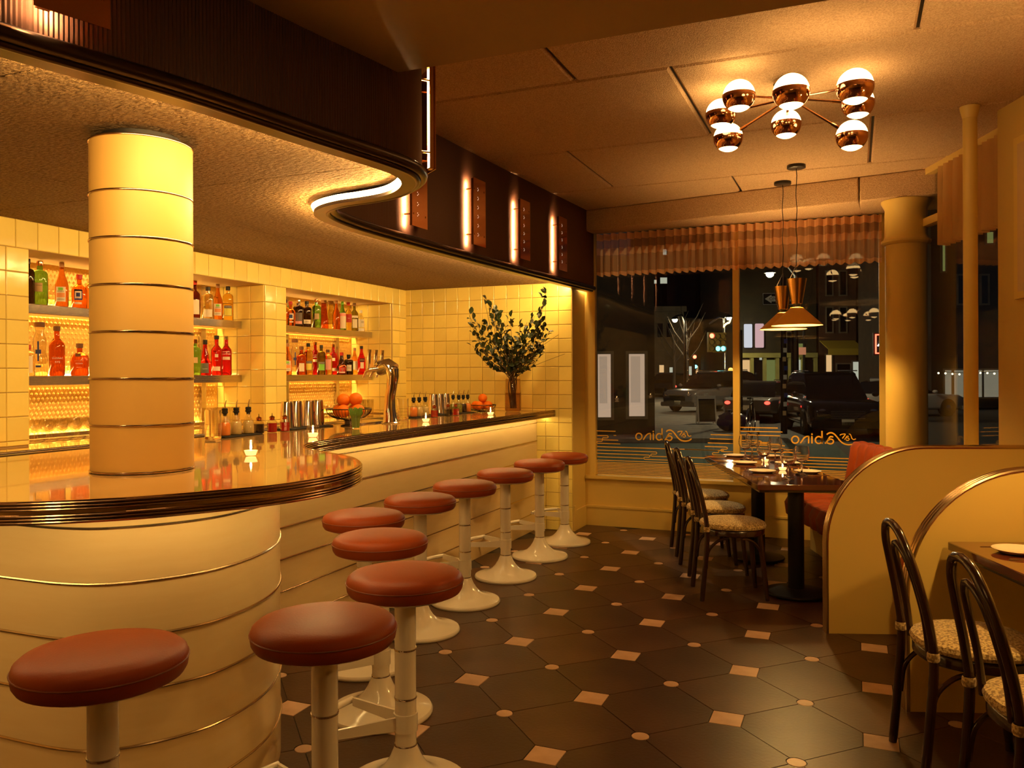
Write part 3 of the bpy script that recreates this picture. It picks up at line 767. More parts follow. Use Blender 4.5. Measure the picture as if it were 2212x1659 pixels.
# ================================================================== DINING SIDE
# ---- curved booth partitions
def partition(b, label):
    t = thing('booth_partition', label, 'partition', tuple(W(.5, b)), BROT, 'rounded booth partitions')
    R, H, L = .545, 1.058, 1.11
    out = [(0., 0.), (0., H - R)] + [(R - R * math.cos(PI / 2 * k / 16), H - R + R * math.sin(PI / 2 * k / 16)) for k in range(1, 17)] + [(L, H), (L, 0.)]
    prof = [(x - .5, z) for x, z in out]
    g = G(); n = len(prof); d = .028
    i0 = .012
    g.add([(x, -d, z) for x, z in prof] + [(x, d, z) for x, z in prof], [tuple(range(n)), tuple(range(n, 2 * n))[::-1]] + [(i, (i + 1) % n, n + (i + 1) % n, n + i) for i in range(n)])
    part('board', g, 'cream', t)
    # three-ribbed metal edge around the free end and top
    path = prof[:-1]
    for dy in (-.022, 0, .022):
        g = G(); pts = []
        nrm = normals2(path)
        g.tube([(x + nx * -.001 if False else x, dy, z) for (x, z), (nx, nz) in zip(path, nrm)], .0105, 8)
        part('metal_edge', g, 'brass_trim', t, smooth=True)
    return t
partition(0., 'rounded cream booth partition with brass edge, the one farther back')
partition(-1.084, 'rounded cream booth partition with brass edge, the nearer one behind the chairs')
# ---- leather bench along the angled wall
def bench(b0, b1, label):
    t = thing('banquette', label, 'bench', tuple(W(.75, (b0 + b1) / 2)), BROT, 'rust leather banquettes')
    L = b1 - b0
    part('plinth', G().bx(-.16, .29, -L / 2, L / 2, 0, .30), 'cream_dull', t)
    nseg = max(2, int(L / .16))
    for k in range(nseg):
        y0 = -L / 2 + L * k / nseg; y1 = y0 + L / nseg; w_ = (y1 - y0) / 2; rings = []
        for q in range(9):
            u = q / 8; y = y0 + .001 + (y1 - y0 - .002) * u; h = .016 * math.sin(PI * u) ** .6
            rings.append([(-.36 - h * .7, y, .305), (-.37 - h, y, .40), (-.34 - h * .5, y, .455 + h * .6), (-.26, y, .468 + h), (.12, y, .452 + h), (.14, y, .30)])
        part('seat_channel', G().loft(rings), 'leather', t, smooth=True)
        rings = []
        for q in range(9):
            u = q / 8; y = y0 + .001 + (y1 - y0 - .002) * u; h = .016 * math.sin(PI * u) ** .6
            rings.append([(.145, y, .46), (.11 - h, y, .50), (.165 - h, y, .78), (.175 - h, y, .86), (.20, y, .90 + h * .5), (.26, y, .905 + h * .5), (.29, y, .88), (.295, y, .46)])
        part('back_channel', G().loft(rings), 'leather', t, smooth=True)
bench(.25, 2.26, 'rust leather channelled bench under the street windows')
bench(-1.04, -.045, 'rust leather channelled bench between the two rounded partitions')
# ---- tables
def table(a0, a1, b0, b1, posts, label):
    t = thing('dining_table', label, 'table', tuple(W((a0 + a1) / 2, (b0 + b1) / 2)), BROT, 'lacquered dark red dining tables')
    ca, cb = (a0 + a1) / 2, (b0 + b1) / 2
    bevel(part('table_top', G().bx(a0 - ca, a1 - ca, b0 - cb, b1 - cb, .715, .752), 'table_wood', t), .004)
    ed = part('edge_band', G().bx(a0 - ca + .015, a1 - ca - .015, b0 - cb + .015, b1 - cb - .015, .700, .715), 'wood_dark', t)
    for a, b in posts:
        x, y = a - ca, b - cb
        part('post', G().lathe([(.052, .045), (.052, .700)], 28, (x, y, 0)), 'black_iron', t, smooth=True)
        part('foot', G().lathe([(.20, .012), (.205, .018), (.20, .026), (.08, .046), (.05, .048)], 4 if False else 36, (x, y, 0)).xf(Matrix.Identity(4)), 'black_iron', t, smooth=True)
        for k in range(4):
            part('glide', G().lathe([(.018, 0), (.018, .013)], 12, (x + .17 * math.cos(k * PI / 2 + .6), y + .17 * math.sin(k * PI / 2 + .6), 0)), 'rubber', t)
    return t
table(-.225, .40, .66, 2.62, [(.06, .80), (.06, 1.85)], 'dark red lacquered table set for six beside the street window')
table(.155, .78, -2.9, -1.145, [(.44, -1.55), (.44, -2.5)], 'dark red lacquered table cut off at the right edge')
# ---- bentwood chairs
def make_chair():
    t = thing('bentwood_chair', '', 'chair', (0, 0, 0), 0, 'black bentwood chairs with patterned cushions')
    def m(pts, s): return [(x, y * s, z) for x, y, z in pts]
    arch = [(-.235, .185, .0), (-.215, .186, .22), (-.20, .186, .44), (-.215, .184, .58), (-.245, .168, .72), (-.270, .140, .82), (-.285, .090, .885), (-.290, .045, .907)]
    sm = catmull(arch, 5)
    full = sm + [(-.291, 0, .912)] + [(x, -y, z) for x, y, z in sm[::-1]]
    part('back_frame', G().tube(full, [.0165 if 0 < z < .5 else .0155 for x, y, z in full], 10), 'wood_dark', t, smooth=True)
    inn = [(-.190, .105, .455), (-.205, .104, .58), (-.232, .095, .70), (-.256, .070, .79), (-.268, .035, .828)]
    sm = catmull(inn, 5); full = sm + [(-.270, 0, .836)] + [(x, -y, z) for x, y, z in sm[::-1]]
    part('back_loop', G().tube(full, .0125, 10), 'wood_dark', t, smooth=True)
    ring = []
    for k in range(40):
        a = 2 * PI * k / 40; c_, s_ = math.cos(a), math.sin(a)
        ring.append((.205 * (abs(c_) ** .85) * (1 if c_ > 0 else -1), (.205 - .018 * (c_ < 0) * abs(c_)) * (abs(s_) ** .85) * (1 if s_ > 0 else -1)))
    part('seat_rim', G().loft([[(x * f, y * f, z) for x, y in ring] for f, z in ((.97, .415), (1., .42), (1., .450), (.98, .456))]), 'wood_dark', t, smooth=True)
    cu = G().loft([[(x * f, y * f, z) for x, y in ring] for f, z in ((.95, .457), (1.03, .463), (1.05, .476), (1.02, .490), (.92, .500), (.6, .506), (.2, .508))])
    cs = part('cushion', cu, 'cushion', t, smooth=True)
    for s in (-1, 1):
        part('cushion_tie', G().lathe([(.019, .452), (.0215, .458), (.0215, .478), (.019, .484)], 14, (-.2025, .186 * s, 0), cap=False), 'cushion', cs, smooth=True)
        part('leg', G().tube(catmull(m([(.150, .140, .43), (.165, .150, .25), (.19, .165, .0)], s), 4), [.0175] * 4 + [.017] * 3 + [.015, .0135], 10), 'wood_dark', t, smooth=True)
        part('brace', G().tube(catmull(m([(.170, .153, .21), (.150, .148, .32), (.095, .160, .385), (.03, .178, .41)], s), 5), .010, 8), 'wood_dark', t, smooth=True)
        part('brace', G().tube(catmull(m([(-.205, .180, .21), (-.190, .172, .32), (-.13, .168, .385), (-.06, .172, .41)], s), 5), .010, 8), 'wood_dark', t, smooth=True)
    part('brace', G().tube(catmull([(.170, .145, .21), (.165, .125, .33), (.170, .06, .395), (.178, 0, .405), (.170, -.06, .395), (.165, -.125, .33), (.170, -.145, .21)], 5), .010, 8), 'wood_dark', t, smooth=True)
    return t
ch0 = make_chair()
chairs = [((-.36, .80), 0., 'black bentwood chair nearest the viewer of the three at the window table'), ((-.345, 1.46), .03, 'black bentwood chair in the middle of the three at the window table'), ((-.335, 2.10), -.02, 'black bentwood chair of the three, closest to the street window'),
          ((.03, -1.62), -.10, 'black bentwood chair at the right, seat fully visible before the rounded partition'), ((.005, -2.22), -.10, 'black bentwood chair at the lower right corner, cut off by the frame')]
for k, ((a, b), r, lb) in enumerate(chairs):
    p = tuple(W(a, b))
    if k == 0: ch0.location = p; ch0.rotation_euler = (0, 0, BROT + r); ch0['label'] = lb
    else: copy_tree(ch0, lb, p, BROT + r)
# ---- place settings
ZT = .7525
def make_plate():
    return solo('plate', G().lathe([(.055, 0), (.070, .002), (.082, .010), (.095, .016), (.097, .018), (.094, .0185), (.080, .0125), (.066, .006), (.001, .005)], 40), 'ceramic', '', 'plate', group='cream side plates on the window table', smooth=True)
pl0 = make_plate()
plates = [((.014, 2.49), 'cream plate at the far left of the window table'), ((-.03, 1.90), 'cream plate at the middle left of the window table'), ((-.03, 1.33), 'cream plate at the near left of the window table'),
          ((.30, 2.44), 'cream plate at the far right of the window table, behind the glasses'), ((.30, 1.88), 'cream plate at the middle right of the window table'), ((.29, 1.31), 'cream plate at the near right of the window table'), ((.33, -1.37), 'cream plate on the table cut off at the right edge')]
for k, ((a, b), lb) in enumerate(plates):
    o = pl0 if k == 0 else pl0.copy()
    if k: COL.objects.link(o)
    o.location = W(a, b, ZT); o['label'] = lb
def fork_mesh():
    g = G(); g.bx(-.09, .03, -.003, .003, .0005, .0025).bx(.03, .05, -.011, .011, .001, .003)
    for y in (-.010, -.0035, .0030, .0095): g.bx(.05, .095, y - .0015, y + .0015, .001, .0028)
    return g
def knife_mesh():
    g = G(); g.bx(-.10, .0, -.005, .005, .0005, .004); g.prism([(0, -.005), (.09, -.006), (.105, .002), (.09, .006), (0, .005)], .001, .0025); return g
fk0 = solo('fork', fork_mesh(), 'steel', '', 'fork', group='steel forks on the tables'); kn0 = solo('knife', knife_mesh(), 'steel', '', 'knife', group='steel knives on the tables')
kf = kk = 0
names = ['far left', 'middle left', 'near left', 'far right', 'middle right', 'near right', 'right-edge table']
for ((a, b), _), nm in zip(plates, names):
    for (o0, db, wd) in ((fk0, .135, 'fork'), (kn0, -.135, 'knife')):
        o = o0 if nm == 'far left' else o0.copy()
        if nm != 'far left': COL.objects.link(o)
        o.location = W(a, b + (db if b > 0 else db * .9), ZT); o.rotation_euler = (0, 0, BROT)
        o['label'] = f'steel {wd} beside the {nm} plate' + ('' if 'table' in nm else ' of the window table')
def make_glass(name, prof, cat, group):
    return solo(name, G().lathe(prof, 32, cap=False), 'crystal', '', cat, group=group, smooth=True)
wg_prof = [(.001, .0), (.034, .001), (.036, .003), (.030, .006), (.010, .010), (.005, .018), (.004, .060), (.006, .066), (.020, .072), (.034, .084), (.0415, .104), (.042, .124), (.038, .150), (.036, .158),
           (.0345, .158), (.0365, .149), (.0405, .124), (.040, .105), (.033, .086), (.019, .0745), (.001, .072)]
wg_prof = [(r * 1.28, z * 1.30) for r, z in wg_prof]
wg0 = make_glass('wine_glass', wg_prof, 'wine glass', 'wine glasses on the window table')
wgs = [((.04, 2.20), 'stemmed wine glass farthest left on the window table'), ((.045, 1.60), 'stemmed wine glass second from left, before a candle'), ((.06, .98), 'stemmed wine glass nearest the viewer on the window table'),
       ((.215, 1.20), 'stemmed wine glass farthest right on the window table'), ((.165, 2.50), 'stemmed wine glass farthest back on the window table'), ((.24, 2.02), 'stemmed wine glass in the middle back of the window table')]
for k, ((a, b), lb) in enumerate(wgs):
    o = wg0 if k == 0 else wg0.copy()
    if k: COL.objects.link(o)
    o.location = W(a, b, ZT); o['label'] = lb
# ---- candles in glass
def make_votive(tall=False):
    t = thing('votive_candle', '', 'candle', (0, 0, 0), 0, 'lit candles in small glass cups')
    if tall:
        pr = [(.030, .0), (.033, .004), (.038, .03), (.034, .055), (.030, .066), (.036, .09), (.036, .10)]; zf = .028; rw = .030
    else:
        pr = [(.022, .0), (.026, .003), (.034, .022), (.036, .038), (.031, .060), (.029, .066)]; zf = .030; rw = .028
    part('glass_cup', G().lathe(pr, 28, cap=False), 'glassware', t, smooth=True)
    part('wax', G().lathe([(.020, .003), (rw - .006, .008), (rw, zf - .006), (.001, zf - .005)], 24), 'glow_wax', t, smooth=True)
    part('flame', G().lathe([(.001, zf - .004), (.0045, zf + .003), (.005, zf + .009), (.003, zf + .018), (.0005, zf + .026)], 12), 'flame', t, smooth=True)
    return t
v0 = make_votive(True)
v0.location = W(.166, 2.05, ZT); v0['label'] = 'lit candle in glass at the far end of the window table'
copy_tree(v0, 'lit candle in glass at the near end of the window table', W(.15, 1.46, ZT))
v1 = make_votive()
ZB = 1.1405
v1.location = (-2.366, 2.79, ZB); v1['label'] = 'lit candle in round glass on the bar nose, right of the column'
copy_tree(v1, 'lit candle in round glass behind the bar curve, left of the fruit bowl', (-2.745, 3.74, ZB))
copy_tree(v1, 'lit candle in round glass right of the beer tap', (-2.845, 5.21, ZB))
copy_tree(v1, 'lit candle in round glass beside the vase of branches', (-2.81, 6.27, ZB))
# ---- curtains
def curtain(name, p0, p1, z0, z1, n, label, amp=.034, cloth='sheer'):
    p0, p1 = Vector(p0), Vector(p1); d = (p1 - p0); L = d.length; d.normalize(); nn = Vector((d.y, -d.x, 0))
    g = G(); N = n * 10; zs = [z0, z0 + .012, z0 + .05, (z0 + z1) / 2, z1 - .07, z1 - .012, z1]
    vs_ = []
    for j, z in enumerate(zs):
        f = (1.0, 1.0, 1.0, .95, .9, .8, .8)[j]
        for i in range(N + 1):
            t = i / N; ph = 2 * PI * n * t + .5 * math.sin(t * 37)
            o = amp * f * (math.sin(ph) + .3 * math.sin(2 * ph + 1)) ; s = L * t + .006 * math.cos(ph)
            q = p0 + d * s + nn * o
            vs_.append((q.x, q.y, z + (.006 * math.sin(ph) if j == 0 else 0)))
    M_ = N + 1
    g.add(vs_, [(j * M_ + i, j * M_ + i + 1, (j + 1) * M_ + i + 1, (j + 1) * M_ + i) for j in range(len(zs) - 1) for i in range(N)])
    t = thing(name, label, 'curtain', tuple((p0 + p1) / 2 + Vector((0, 0, z0))))
    part('sheer_cloth', g, cloth, t, smooth=True, org=t.location)
    part('curtain_rod', G().tube([p0 + Vector((0, 0, z1 - .03)) - nn * .05, p1 + Vector((0, 0, z1 - .03)) - nn * .05], .007, 8), 'bronze', t, smooth=True, org=t.location)
m = bpy.data.materials.new('sheer'); m.use_nodes = True; nt = m.node_tree; MATS['sheer'] = m
nt.nodes.clear()
out = nt.nodes.new('ShaderNodeOutputMaterial'); mx = nt.nodes.new('ShaderNodeMixShader'); tr = nt.nodes.new('ShaderNodeBsdfTransparent')
a_ = nt.nodes.new('ShaderNodeAddShader'); df = nt.nodes.new('ShaderNodeBsdfDiffuse'); tl = nt.nodes.new('ShaderNodeBsdfTranslucent')
df.inputs[0].default_value = (.62, .34, .15, 1); tl.inputs[0].default_value = (.32, .17, .07, 1)
tc = nt.nodes.new('ShaderNodeTexCoord'); sx = nt.nodes.new('ShaderNodeSeparateXYZ'); rp = nt.nodes.new('ShaderNodeValToRGB')
nt.links.new(tc.outputs['Generated'], sx.inputs[0]); nt.links.new(sx.outputs['Z'], rp.inputs[0])
rp.color_ramp.interpolation = 'CONSTANT'   # woven bands: hem, sheer, denser middle band, sheer, heading
els = rp.color_ramp.elements; els[0].position = 0; els[0].color = (.80,) * 3 + (1,); els[1].position = .10; els[1].color = (.46,) * 3 + (1,)
for p_, v_ in ((.50, .70), (.66, .46), (.84, .88)):
    e = els.new(p_); e.color = (v_,) * 3 + (1,)
nt.links.new(rp.outputs[0], mx.inputs[0]); nt.links.new(tr.outputs[0], mx.inputs[1]); nt.links.new(df.outputs[0], a_.inputs[0]); nt.links.new(tl.outputs[0], a_.inputs[1]); nt.links.new(a_.outputs[0], mx.inputs[2]); nt.links.new(mx.outputs[0], out.inputs[0])
m2 = m.copy(); m2.name = 'sheer_plain'; MATS['sheer_plain'] = m2
for n_ in m2.node_tree.nodes:
    if n_.type == 'VALTORGB':
        for e in n_.color_ramp.elements: e.color = (.72, .72, .72, 1)
    elif n_.type == 'BSDF_DIFFUSE': n_.inputs[0].default_value = (.52, .36, .15, 1)
curtain('sheer_curtain', (-2.31, YW - .07, 0), (.215, YW - .07, 0), 2.43, 2.835, 34, 'short sheer amber cafe curtain across the top of the street window')
curtain('sheer_curtain', W(1.25, 1.33), W(1.25, .34), 2.40, 2.975, 13, 'short pale sheer curtain on the right-hand window', .034, 'sheer_plain')
# ---- picture on the pier
q0, q1 = Vector(W(1.1165, 0)), None
fr_ = thing('wall_picture', 'flat pale framed picture on the right pier wall', 'picture', tuple(W(1.105, -.28, 1.9)), BROT)
part('frame', G().bx(-.012, .011, -.36, .36, 0, .92), 'cream', fr_)
part('print', G().bx(-.0135, -.0121, -.32, .32, .04, .88), 'paper_tan', fr_)
# ---- gold lettering and lines on the street window (seen from inside, so it reads backwards)
YG = YW + .0285
def zpx(x, y): p = ony(1700 + x * .12598, 920 + y * .12598, YG); return (p.x, p.z)
def stroke(g, pts, wdt=.0042):
    n = len(pts); nr_ = normals2(pts); 
    vs_ = []
    for (x, z), (nx, nz) in zip(pts, nr_): vs_ += [(x + nx * wdt, YG, z + nz * wdt), (x - nx * wdt, YG, z - nz * wdt), (x + nx * wdt, YG + .0012, z + nz * wdt), (x - nx * wdt, YG + .0012, z - nz * wdt)]
    fs_ = []
    for i in range(n - 1):
        a, b = 4 * i, 4 * i + 4
        fs_ += [(a, a + 1, b + 1, b), (a + 2, b + 2, b + 3, a + 3), (a, b, b + 2, a + 2), (a + 1, a + 3, b + 3, b + 1)]
    g.add(vs_, fs_)
def circ(cx, cy, r, n=28): return [(cx + r * math.cos(2 * PI * k / n), cy + r * math.sin(2 * PI * k / n)) for k in range(n + 1)]
LET = dict(o=circ(141, 237, 60), n=catmull([(228, 297), (262, 250), (300, 203), (340, 183), (372, 180)], 5), n1=[(371, 176), (370, 302)], i=[(428, 172), (428, 302)], d=circ(545, 243, 59), d2=[(600, 85), (602, 306)],
           a=catmull([(655, 302), (690, 262), (722, 208), (748, 184), (795, 190)], 5), a2=catmull([(700, 250), (745, 226), (785, 240), (797, 268), (780, 298), (740, 308), (695, 294), (676, 284)], 5),
           s=catmull([(682, 150), (715, 125), (765, 118), (815, 145), (865, 200), (915, 260), (970, 302), (1040, 322), (1110, 318), (1160, 298), (1185, 275)], 6),
           sn=catmull([(905, 160), (935, 145), (970, 140), (1000, 146), (950, 215)], 4), sa=catmull([(985, 236), (1010, 205), (1030, 176), (1060, 182)], 4), sb=catmull([(1012, 205), (1050, 206), (1066, 230), (1045, 250), (1012, 240)], 4),
           ss=catmull([(1060, 140), (1085, 145), (1100, 175), (1115, 215), (1145, 235), (1180, 220)], 5))
def lettering(dx, dz, label):
    g = G()
    for k, pts in LET.items():
        stroke(g, [(x + dx, z + dz) for x, z in (zpx(*p) for p in pts)], .0042 if k in ('sn', 'sa', 'sb', 'ss') else .0062)
    x, z = zpx(428, 143); g.add([(x + dx + .008 * math.cos(q * PI / 4), YG, z + dz + .008 * math.sin(q * PI / 4)) for q in range(8)], [tuple(range(8))])
    o = part('lettering', g, 'gold', win, org=wo); o['label'] = label
lettering(0, 0, 'gold mirrored script reading San Sabino')
a = zpx(141, 237); b = ony(1380, 943, YG); lettering(b.x - a[0], b.z - a[1], 'gold mirrored script reading San Sabino')
def gold_line(pts): g = G(); stroke(g, pts, .0040); part('gold_line', g, 'gold', win, org=wo)
def hook(x, z, dz, r, s=1): return [(x, z)] + [(x + s * r * 1.3 * math.sin(PI * k / 8), z - dz * .5 * (1 - math.cos(PI * k / 8))) for k in range(1, 9)]
xl, xm, xn, xr = -2.344, -1.029, -.971, .199
def pz(x, y): p = ony(1280 + x * .28346, 900 + y * .28346, YG); return p.x, p.z
def two(z, xa, xb): gold_line([(xa, z), (xb, z)])
def snake(x0, x1, z, h, x2=None):     # runs right, hooks back and runs on lower down
    r = h / 2
    p = [(x0, z), (x1, z)] + [(x1 + 1.4 * r * math.sin(PI * k / 8), z - r + r * math.cos(PI * k / 8)) for k in range(1, 9)]
    p += [(x1 - .03 - 1.4 * r * math.sin(PI * k / 8), z - h - r + r * math.cos(PI * k / 8)) for k in range(0, 9)]
    gold_line(p + [(x2 if x2 is not None else x1 + .25, z - 2 * h)])
def run(x0, y, x1): a, z = pz(x0, y); b, _ = pz(x1, y); two(z, max(a, xl), min(b, xm))
for x0, y, x1 in ((25, 108, 175), (160, 143, 181), (25, 330, 1072), (25, 305, 385), (25, 228, 1000), (900, 137, 1072), (893, 168, 1072), (878, 200, 1072)): run(x0, y, x1)
for x0, y, x1, x2 in ((25, 143, 108, 195), (25, 170, 64, 212), (25, 254, 478, 900), (25, 279, 425, 620), (855, 227, 1015, 1071), (700, 250, 950, 1071)):
    a, z = pz(x0, y); b, _ = pz(x1, y); c, _ = pz(x2, y); snake(max(a, xl), b, z, .021, min(c, xm))
z0 = pz(25, 345)[1]; z1 = ZI + .012
for k in range(9): z = z0 + (z1 - z0) * k / 8; two(z, xl, xm); two(z, xn, xr)
for k, (dz, x1) in enumerate(((.030, xr), (.058, xr), (.086, xr), (.114, xr), (.150, -.45), (.186, -.55), (.222, -.62))): two(z0 + dz, xn, x1)
snake(xn, -.80, z0 + .25, .020, -.58); two(z0 + .30, xn, -.62); two(z0 + .335, xn, -.60); two(z0 + .37, xn, -.64); two(z0 + .20, .02, xr); two(z0 + .24, .06, xr)
# ================================================================== BAR WARE
ZB = 1.1405
# ---- vase and branches
vx, vy = -2.88, 6.93
vs = thing('glass_vase', 'smoky glass vase of water holding the dark branches', 'vase', (vx, vy, ZB))
part('glass', G().lathe([(.062, .0), (.070, .006), (.075, .02), (.075, .175), (.072, .20), (.068, .29), (.066, .30)], 36, cap=False), 'glass_smoke', vs, smooth=True)
part('water', G().lathe([(.055, .006), (.070, .012), (.072, .03), (.072, .172), (.001, .172)], 32), 'glass_smoke', vs, smooth=True)
br = thing('leafy_branches', 'tall dark leafy branches spreading from the vase', 'plant', (vx, vy, ZB))
leaf = G()
LS = [(0, 0), (.010, .012), (.026, .019), (.044, .014), (.058, 0)]
leaf.add([(x, 0, .004 * math.sin(x * 50)) for x, w_ in LS] + [(x, w_, .004 * math.sin(x * 50) + w_ * .35) for x, w_ in LS[1:-1]] + [(x, -w_, .004 * math.sin(x * 50) + w_ * .35) for x, w_ in LS[1:-1]],
         [(0, 1, 5), (1, 2, 6, 5), (2, 3, 7, 6), (3, 4, 7), (0, 8, 1), (1, 8, 9, 2), (2, 9, 10, 3), (3, 10, 4)])
leaf_me = leaf.mesh('leaf', 'leaf', smooth=True, fix=False)
rnd = random.Random(11)
tips = [(-.40, .46), (-.35, .55), (-.29, .62), (-.22, .69), (-.14, .61), (-.30, .40), (-.38, .30), (-.24, .50), (-.08, .48), (.0, .52), (.08, .46), (.14, .55), (.22, .44), (.28, .50), (.31, .37), (.27, .31), (.11, .40), (-.17, .44), (.34, .73), (.20, .26), (-.27, .25), (-.04, .36),
        (.17, .36), (-.33, .50), (-.12, .54), (-.20, .34), (.05, .30), (.24, .26), (-.10, .28), (-.26, .57), (.30, .42), (-.31, .44), (.04, .43)]
LEAVES = []
for k, (tx, tz) in enumerate(tips):
    y1 = max(min(rnd.uniform(-.26, .20), .16), -.28)
    p0 = Vector((rnd.uniform(-.03, .03), rnd.uniform(-.03, .03), .03)); p1 = Vector((rnd.uniform(-.03, .03), rnd.uniform(-.03, .03), .30)); p3 = Vector((tx * 1.04 + .035, y1, .28 + tz * 1.08))
    p2 = p1.lerp(p3, .5) + Vector((tx * .12, 0, -.02 if abs(tx) > .2 else .03))
    path = [Vector(q) for q in catmull([tuple(p0), tuple(p1), tuple(p2), tuple(p3)], 7)]
    part('branch', G().tube(path, [.0042 - .0028 * i / len(path) for i in range(len(path))], 5), 'stem', br, smooth=True)
    L = len(path); cnt = 17
    for q in range(cnt):
        t = (.42 + .58 * q / (cnt - 1)) if tz < .72 else (.66 + .34 * q / (cnt - 1)); i = min(int(t * (L - 1)), L - 2)
        b = path[i].lerp(path[i + 1], t * (L - 1) - i); d = (path[i + 1] - path[i]).normalized()
        sd = Vector((rnd.uniform(-1, 1), rnd.uniform(-1, 1), rnd.uniform(-.6, 1))).normalized()
        b = b + Vector((rnd.uniform(-.022, .022), rnd.uniform(-.022, .022), rnd.uniform(-.015, .02)))
        dirn = (d * .6 + sd * .85).normalized(); sc = rnd.uniform(.75, 1.25)
        M = dirn.to_track_quat('X', 'Z').to_matrix().to_4x4() @ Matrix.Rotation(rnd.uniform(-1.2, 1.2), 4, 'X')
        if b.y + dirn.y * .07 > .36: continue
        LEAVES.append((b.y, Matrix.Translation(b) @ M @ Matrix.Scale(sc, 4)))
LEAVES.sort(key=lambda e: e[0])
rest = G()
for k, (y_, M) in enumerate(LEAVES):
    if k < 300: o = link('leaf', leaf_me, br); o.matrix_local = M
    else: rest.add([M @ Vector(v) for v in leaf.v], leaf.f)
part('foliage', rest, 'leaf', br, smooth=True)['kind'] = 'stuff'
for tx, tz, n_ in ((.46, .44, 3), (.52, .27, 3), (-.06, .58, 2), (.16, .56, 2)):     # bare twigs
    part('twig', G().tube(catmull([(.0, 0, .30), (tx * .45, -.05, .25 + tz * .62), (tx, -.05, .25 + tz)], 6), .0018, 5), 'stem', br, smooth=True)
# ---- fruit bowls
def wire_bowl(loc, R, H, label, footed):
    t = thing('fruit_bowl', label, 'bowl', loc)
    z0 = .045 if footed else .004
    def rz(u): return (.045 + (R - .045) * math.sin(u * PI / 2) ** .8, z0 + H * u ** 1.5)
    part('rim', G().tube([(R * math.cos(2 * PI * k / 40), R * math.sin(2 * PI * k / 40), z0 + H) for k in range(40)], .004, 6, closed=True), 'wire', t, smooth=True)
    part('bottom_ring', G().tube([(.045 * math.cos(2 * PI * k / 24), .045 * math.sin(2 * PI * k / 24), z0) for k in range(24)], .003, 6, closed=True), 'wire', t, smooth=True)
    n = 44 if footed else 20
    for k in range(n):
        a = 2 * PI * k / n
        if footed: pts = [(rz(u)[0] * math.cos(a), rz(u)[0] * math.sin(a), rz(u)[1]) for u in [q / 6 for q in range(7)]]
        else: pts = [((rz(u)[0]) * math.cos(a + .28 * math.sin(u * 6)), (rz(u)[0]) * math.sin(a + .28 * math.sin(u * 6)), rz(u)[1]) for u in [q / 8 for q in range(9)]]
        part('wire_rib', G().tube(pts, .0016, 5), 'wire', t)
    if footed: part('foot', G().lathe([(.055, 0), (.055, .006), (.03, .012), (.028, .035), (.045, .044)], 28), 'wire', t, smooth=True)
    return z0
b1 = (-3.13, 4.66); z0 = wire_bowl((*b1, ZB), .150, .070, 'dark wire fruit bowl on a foot, left of the beer tap', True)
def orange(x, y, z, r, label, grp):
    solo('orange', G().sphere((0, 0, 0), r, 24, 16, .96), 'orange', label, 'orange', org=(0, 0, 0), smooth=True, group=grp).location = (x, y, z)
for dx, dy, dz, lb in ((-.085, -.005, .056, 'left'), (.0, -.075, .056, 'front'), (.085, .0, .058, 'right'), (.0, .08, .056, 'back'), (-.035, -.02, .128, 'upper left'), (.045, .03, .134, 'topmost')):
    orange(b1[0] + dx * .85, b1[1] + dy * .85, ZB + z0 + dz, .045, f'orange at the {lb} of the footed fruit bowl left of the tap', 'oranges in the footed bowl')
b2 = (-3.19, 6.92); z0 = wire_bowl((*b2, ZB), .130, .055, 'low looped wire fruit bowl near the tiled end wall', False)
for dx, dy, dz, lb in ((-.065, 0, .05, 'left'), (.0, -.07, .05, 'front'), (.068, .0, .05, 'right'), (.0, .07, .05, 'back'), (.01, .0, .118, 'topmost')):
    orange(b2[0] + dx * .95, b2[1] + dy * .95, ZB + z0 + dz, .042, f'orange at the {lb} of the low wire bowl by the end wall', 'oranges in the low wire bowl')
# ---- glass of green herbs
hb = thing('herb_glass', 'clear glass packed with green herb sprigs before the fruit bowl', 'glass', (-2.93, 4.44, ZB))
part('glass', G().lathe([(.030, 0), (.034, .004), (.043, .085)], 28, cap=False), 'glassware', hb, smooth=True)
hg = G()
for k in range(170):
    a, r = rnd.uniform(0, 2 * PI), .028 * math.sqrt(rnd.random()); h = rnd.uniform(.095, .135)
    bx_, by_ = r * math.cos(a), r * math.sin(a); tx_, ty_ = bx_ * 1.65, by_ * 1.65
    hg.tube([(bx_ * .8, by_ * .8, .006), (bx_, by_, .07), (tx_, ty_, h)], [.0016, .0016, .0026], 4)
hs = part('herb_sprigs', hg, 'herb', hb); hs['kind'] = 'stuff'
# ---- beer tap: swan-neck chrome tower with three faucets
tp = thing('beer_tap', 'polished chrome beer tap tower with three tall handles', 'beer tap', (-3.03, 5.03, ZB), .0)
rings = []
spine = [(0, 0, 0, .050, .062), (0, 0, .02, .048, .058), (-.006, 0, .10, .040, .046), (-.004, 0, .18, .036, .042), (.012, 0, .26, .036, .044), (.022, 0, .33, .040, .050), (.014, 0, .385, .046, .058), (-.018, 0, .415, .044, .060)]
for x, y, z, rx, ry in spine: rings.append([(x + rx * math.cos(2 * PI * k / 24), ry * math.sin(2 * PI * k / 24), z) for k in range(24)])
part('tower', G().loft(rings), 'chrome', tp, smooth=True)
part('head', G().tube([(.03, 0, .375), (-.02, 0, .402), (-.075, 0, .392), (-.100, 0, .380)], [.050, .056, .055, .048], 20), 'chrome', tp, smooth=True)
part('base_flange', G().lathe([(.064, 0), (.066, .004), (.060, .010)], 32), 'chrome', tp, smooth=True)
